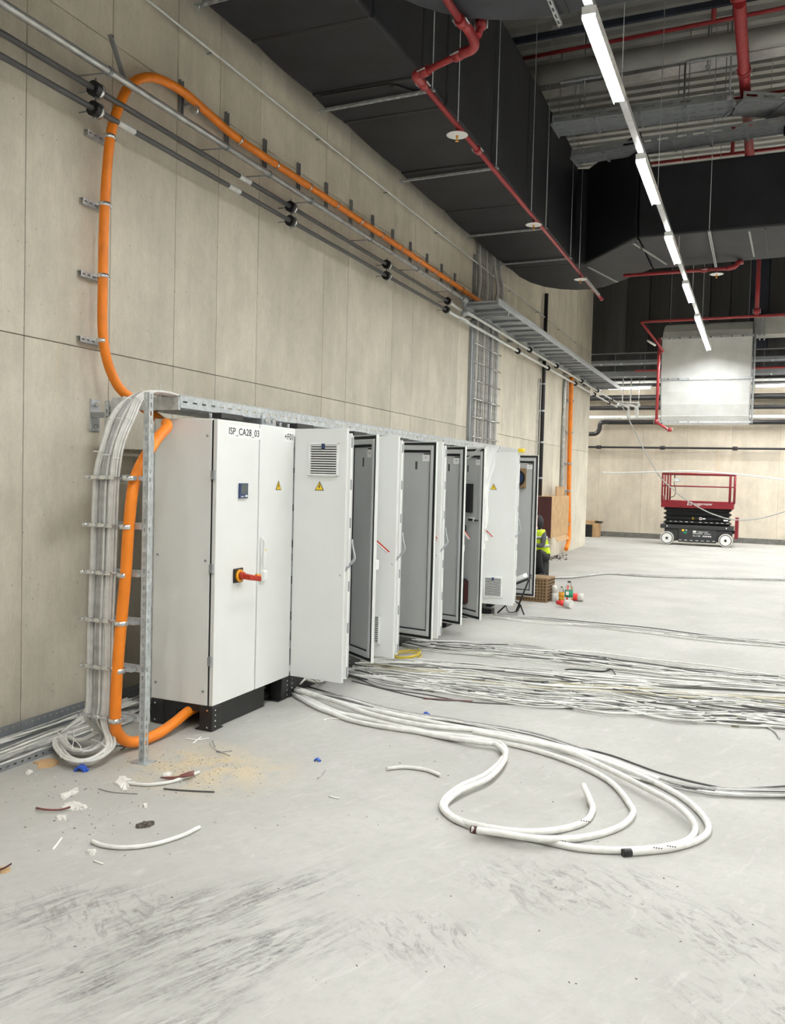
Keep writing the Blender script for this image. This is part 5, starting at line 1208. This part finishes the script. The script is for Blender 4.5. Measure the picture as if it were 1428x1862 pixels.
# ------------------------------------------------------------------ scissor lift
L0 = 27.5
lf = thing('scissor_lift', 'red and black scissor lift parked before the far wall', 'lift', (-1.7, L0, 0))
X0, X1, YB, YE = -2.72, -.66, 27.5, 28.35
MB().box(X0+.10, X1-.02, YB+.10, YE-.1, .13, .50).build('chassis', 'liftgrey', lf, bevel=.02)
MB().box(X0-.02, X1+.02, YB+.0, YE, .50, .62).build('deck_frame', 'liftgrey', lf, bevel=.015)
MB().box(X0+.52, X1-.45, YB+.02, YB+.10, .10, .50).build('tray_door', 'liftgrey', lf, bevel=.015)
def bellow():
    mb = MB(); z = .62; n = 4; h = (1.16-.62)/n; rings = []
    for k in range(n):
        for (zz, e) in ((z+h*k, .10), (z+h*(k+.5), 0.0)):
            rings.append([mb.bm.verts.new(v) for v in ((X0+.05+e, YB+.04+e, zz), (X1-.05-e, YB+.04+e, zz), (X1-.05-e, YE-.04-e, zz), (X0+.05+e, YE-.04-e, zz))])
    rings.append([mb.bm.verts.new(v) for v in ((X0+.1, YB+.1, 1.16), (X1-.1, YB+.1, 1.16), (X1-.1, YE-.1, 1.16), (X0+.1, YE-.1, 1.16))])
    for a, b in zip(rings, rings[1:]):
        for i in range(4): mb.bm.faces.new((a[i], a[(i+1) % 4], b[(i+1) % 4], b[i]))
    mb.bm.faces.new(rings[0]); mb.bm.faces.new(rings[-1]); return mb
bellow().build('bellows', 'rubber', lf)
MB().box(X0-.02, X1+.0, YB-.02, YE, .98+.16, 1.36).build('platform', 'redlift', lf, bevel=.01)
for yy in (YB, YE-.05):
    mb = MB(); rr = .026
    for x in (X0, X0+.16, X1-.13, X1): mb.cyl((x, yy, 1.3), (x, yy, 2.17), rr, 8)
    mb.cyl((X0-.02, yy, 2.17), (X1+.02, yy, 2.17), rr*1.3, 8); mb.cyl((X0, yy, 1.80), (X1, yy, 1.80), rr*.8, 8)
    mb.build('guard_rail', 'redlift', lf)
for x in (X0, X1):
    mb = MB(); mb.cyl((x, YB, 2.17), (x, YE-.05, 2.17), .026, 8); mb.cyl((x, YB, 1.8), (x, YE-.05, 1.8), .022, 8); mb.box(x-.012, x+.012, YB, YE-.05, 1.3, 1.5)
    mb.build('end_rail', 'redlift', lf)
for k, x in enumerate((X0+.19, X1-.19)):
    for yy in (YB-.02, YE-.14):
        wh = MB().cyl((x, yy, .20), (x, yy+.15, .20), .20, 24).build('wheel', 'wheel', lf, bevel=.015)
        MB().cyl((x, yy-.012, .20), (x, yy, .20), .15, 24).build('wheel_disc', 'label', wh)
        MB().cyl((x, yy-.02, .20), (x, yy-.012, .20), .045, 5).build('hub', 'black', wh)
        mb = MB().cyl((x, yy-.004, .20), (x, yy+.012, .20), .172, 24); mb.build('rim_groove', 'liftgrey', wh)
MB().box(X1+.05, X1+.15, YB+.2, YE-.2, .25, .90).build('ladder_bumper', 'redlift', lf, bevel=.01)
MB().box(X1-.02, X1+.1, YB+.3, YB+.4, .4, .5).build('bumper_bracket', 'black', lf)
cb = MB().box(X0+.33, X0+.53, YB-.04, YB+.1, 1.92, 2.04).build('control_box', 'zinc', lf, bevel=.01)
MB().box(X0+.37, X0+.47, YB-.045, YB-.04, 1.95, 2.01).build('control_label', 'label', cb)
MB().cyl((X0+.34, YB+.02, 2.04), (X0+.36, YB+.02, 2.15), .018, 8).build('joystick', 'black', cb)
MB().tube([(X0+.33, YB-.03, 1.92), (X0+.38, YB-.04, 1.75), (X0+.40, YB-.04, 1.6), (X0+.34, YB-.03, 1.48), (X0+.25, YB, 1.45)], .012, 6).build('control_lead', 'plastic_black', lf)
text('lettering', 'roggermaier', 'label', (-1.80, YB-.022, 1.275), X_, Z_, .105, lf)
MB().prism([(-.07, -.05), (.06, -.05), (.08, .05), (-.05, .05)], 0, .002, (X_, Z_, -Y_), Vector((-1.91, YB-.021, 1.275))).build('logo', 'label', lf)
MB().prism([(-.05, -.036), (.045, -.036), (.06, .036), (-.035, .036)], .002, .003, (X_, Z_, -Y_), Vector((-1.91, YB-.021, 1.275))).build('logo_inside', 'redlift', lf)
MB().tube([(-1.95, YB-.025, 1.245), (-1.92, YB-.025, 1.30), (-1.90, YB-.025, 1.255), (-1.87, YB-.025, 1.30)], .006, 5, raw=True).build('logo_mark', 'label', lf)
text('lettering', 'roggermaier', 'label', (-1.66, YB+.018, .43), X_, Z_, .062, lf)
MB().prism([(-.05, -.03), (.04, -.03), (.055, .03), (-.035, .03)], 0, .002, (X_, Z_, -Y_), Vector((-1.74, YB+.018, .43))).build('logo', 'label', lf)
for k, (xa, xb) in enumerate(((-1.78, -1.5), (-1.46, -1.28))): MB().box(xa, xb, YB+.017, YB+.02, .365, .38).build('small_print', 'label', lf)
text('lettering', 'Tel. 0 80', 'label', (-1.79, YB+.018, .30), X_, Z_, .06, lf)
for k in range(5): MB().box(-1.5+k*.052, -1.465+k*.052, YB+.017, YB+.02, .28, .32).build('small_print', 'label', lf)
MB().cyl((-2.07, YB+.018, .46), (-2.07, YB+.012, .46), .035, 12).build('round_sticker', 'signy', lf)
MB().box(-2.05, -1.95, YB+.017, YB+.02, .36, .42).build('sticker', 'greenlabel', lf); MB().box(-2.0, -1.95, YB+.017, YB+.02, .45, .48).build('sticker', 'label', lf)
MB().prism([(-.04, -.03), (.04, -.03), (0, .045)], 0, .003, (X_, Z_, -Y_), Vector((-1.80, YB+.06, .83))).build('warning_sticker', 'signy', lf)
MB().cyl((-1.58, YB+.07, .83), (-1.58, YB+.045, .83), .045, 14).build('round_sticker', 'label', lf); MB().cyl((-1.58, YB+.045, .83), (-1.58, YB+.042, .83), .022, 14).build('sticker_ring', 'redlift', lf)
MB().box(-1.52, -1.44, YB+.04, YB+.06, .81, .85).build('sticker', 'label', lf); MB().box(-.93, -.80, YB+.04, YB+.06, .78, .82).build('sticker', 'label', lf)
for z, xs_, yq in ((.71, [-2.48, -2.33, -2.18, -2.02, -1.86, -1.62, -1.46, -1.3, -1.14, -1.0, -.85], YB+.055), (.155, [-2.18, -2.02, -1.86, -1.7, -1.54, -1.38, -1.22], YB+.018)):
    for x in xs_: MB().obox((x, yq, z), X_, Z_, Y_, (0, .075), (0, .014), (-.004, 0)).build('edge_mark', 'label', lf)
for x in (X0+.18, X1-.18): MB().box(x-.015, x+.015, YB-.004, YB, .55, .59).build('sticker', 'label', lf)
# loose tubes hung on the lift
P = [dp(x, y, 27.40) for x, y in ((1095, 859), (1122, 860), (1200, 858), (1260, 857), (1335, 862), (1380, 867), (1428, 873), (1480, 880))]
tag(MB().tube(P, .022, 8).build('plastic_conduit', 'whitepipe'), 'long white plastic conduit bowed over the top rail of the scissor lift', 'pipe')
P = [dp(x, y, Y) for x, y, Y in ((1131, 737, 28.0), (1155, 785, 27.8), (1178, 830, 27.6), (1197, 862, 27.45), (1215, 882, 27.4), (1240, 903, 27.38), (1270, 922, 27.36), (1300, 936, 27.35), (1335, 945, 27.35), (1380, 943, 27.3), (1428, 930, 27.2), (1470, 915, 27.2))]
tag(MB().tube(P, .018, 8).build('drooping_cable', 'cableg'), 'grey cable drooping from the white pipes across the scissor lift', 'cable')

# ------------------------------------------------------------------ person sitting behind the last door
def person():
    t = thing('person', 'person in hi-vis vest and dark hood crouching behind the last cabinet door', 'person', (-3.7, 16.1, 0))
    f = Vector((-.40, -.92, 0)).normalized(); s = Vector((f.y, -f.x, 0)); s = -s    # forward, left
    base_ = Vector((-3.755, 16.15, 0))
    def p(fw, lf_, z): return base_+f*fw+s*lf_+Z_*z
    V, Rr, E, K = [], [], [], []
    def add(q, r, par=None, k='t'):
        V.append(q); Rr.append(r); K.append(k)
        if par is not None: E.append((par, len(V)-1))
        return len(V)-1
    pel = add(p(0, 0, .40), .135, None, 'l')
    wst = add(p(.04, 0, .55), .13, pel); ch = add(p(.12, 0, .74), .145, wst); up = add(p(.19, 0, .87), .12, ch); nk = add(p(.24, .06, .95), .058, up, 's')
    hd = add(p(.29, .10, 1.03), .085, nk, 's'); tp = add(p(.31, .11, 1.12), .08, hd, 's')
    for sg in (1, -1):
        hp = add(p(.03, sg*.11, .38), .10, pel, 'l'); kn = add(p(.38, sg*.20, .52), .068, hp, 'l'); sh = add(p(.30, sg*.19, .28), .058, kn, 'l'); an = add(p(.20, sg*.18, .09), .043, sh, 'l'); toe = add(p(.36, sg*.20, .045), .035, an, 'l')
        so = add(p(.19, sg*.18, .84), .062, up); el = add(p(.32, sg*.25, .62), .046, so); wr = add(p(.55, sg*.14, .66), .030, el); hn = add(p(.62, sg*.12, .67), .034, wr, 's')
        for q in range(4):
            a1 = add(p(.69, sg*(.12+.024*(q-1.5)), .68), .0095, hn, 's'); add(p(.73-.006*abs(q-1.4), sg*(.12+.022*(q-1.5)), .655), .0085, a1, 's')
        a1 = add(p(.65, sg*.075, .695), .010, hn, 's'); add(p(.69, sg*.07, .70), .009, a1, 's')
    me = bpy.data.meshes.new('body'); me.from_pydata(V, E, []); ob = bpy.data.objects.new('body', me); C.objects.link(ob)
    sk = ob.modifiers.new('skin', 'SKIN'); sk.use_smooth_shade = True
    for i, d in enumerate(me.skin_vertices[0].data): d.radius = (Rr[i], Rr[i]); d.use_root = (i == 0)
    ss = ob.modifiers.new('sub', 'SUBSURF'); ss.levels = 2; ss.render_levels = 2
    bpy.context.view_layer.update()
    m2 = bpy.data.meshes.new_from_object(ob.evaluated_get(bpy.context.evaluated_depsgraph_get()))
    C.objects.unlink(ob); bpy.data.objects.remove(ob)
    m2.materials.clear()
    for k in ('jacket', 'trouser', 'skin'): m2.materials.append(M[k])
    for pl in m2.polygons:
        c = pl.center; best = min(range(len(V)), key=lambda i: (V[i]-c).length-Rr[i]*.6)
        pl.material_index = {'t': 0, 'l': 1, 's': 2}[K[best]]; pl.use_smooth = True
    b = bpy.data.objects.new('body', m2); C.objects.link(b); b.parent = t; b.location = -Vector(t.location)
    hc = p(.30, .105, 1.06)
    def ell(c, ru, rv, rw, nm, m, cut=None, par=t):
        mb = MB()
        def fn(a, q):
            th = a*2*math.pi; ph = (q-.5)*math.pi*.98
            return Vector(c)+f*(ru*math.cos(ph)*math.cos(th))+s*(rv*math.cos(ph)*math.sin(th))+Z_*(rw*math.sin(ph))
        mb.grid(fn, 16, 10); return mb.build(nm, m, par)
    ell(hc, .098, .082, .125, 'face', 'skin')
    for sg in (1, -1):
        ell(hc+f*.088+s*sg*.032+Z_*.012, .012, .014, .010, 'eye', 'label'); ell(hc+f*.097+s*sg*.032+Z_*.012, .006, .006, .006, 'pupil', 'ink')
        ell(hc+s*sg*.084, .018, .01, .030, 'ear', 'skin')
    MB().prism([(0, -.03), (.026, -.026), (0, .02)], -.011, .011, (f, Z_, s), hc+f*.093).build('nose', 'skin', t, bevel=.004)
    MB().obox(hc+f*.086-Z_*.062, f, s, Z_, (0, .012), (-.024, .024), (-.005, .005)).build('mouth', 'maroon', t, bevel=.003)
    mb = MB()
    mb.grid(lambda a, q: hc-f*.012+f*((.112)*math.cos((q-.5)*math.pi*.97)*math.cos(.62+a*(2*math.pi-1.24)))+s*(.098*math.cos((q-.5)*math.pi*.97)*math.sin(.62+a*(2*math.pi-1.24)))+Z_*(.145*math.sin((q-.5)*math.pi*.97)-.005), 16, 10)
    mb.build('hood', 'hood', t, solid=.012)
    # vest shell around the torso
    def vest(a, q):
        z = .46+q*.46; fw = .02+(z-.4)*.42; wv = .185-.02*abs(q-.4)
        th = a*2*math.pi
        return p(fw+.165*math.cos(th), .205*math.sin(th)*(1-.25*max(0, q-.8)), z)
    MB().grid(vest, 20, 8).build('vest', 'hivis', t, solid=.01)
    for q in (.28, .62):
        MB().grid(lambda a, w_: p(.02+(.46+q*.46+w_*.05-.4)*.42+.176*math.cos(a*2*math.pi), .216*math.sin(a*2*math.pi), .46+q*.46+w_*.05), 20, 1).build('reflective_band', 'zinc', t, solid=.004)
    for sg in (1, -1):
        MB().obox(p(.13, sg*.18, 0), f, s, Z_, (0, .29), (-.05, .05), (0, .085)).build('boot', 'black', t, bevel=.03)
    st = thing('stool', 'low dark box used as a seat by the crouching person', 'seat', (base_.x, base_.y, 0))
    MB().obox(base_, f, s, Z_, (-.10, .06), (-.11, .11), (0, .315)).build('seat_box', 'plastic_black', st, bevel=.015)
person()
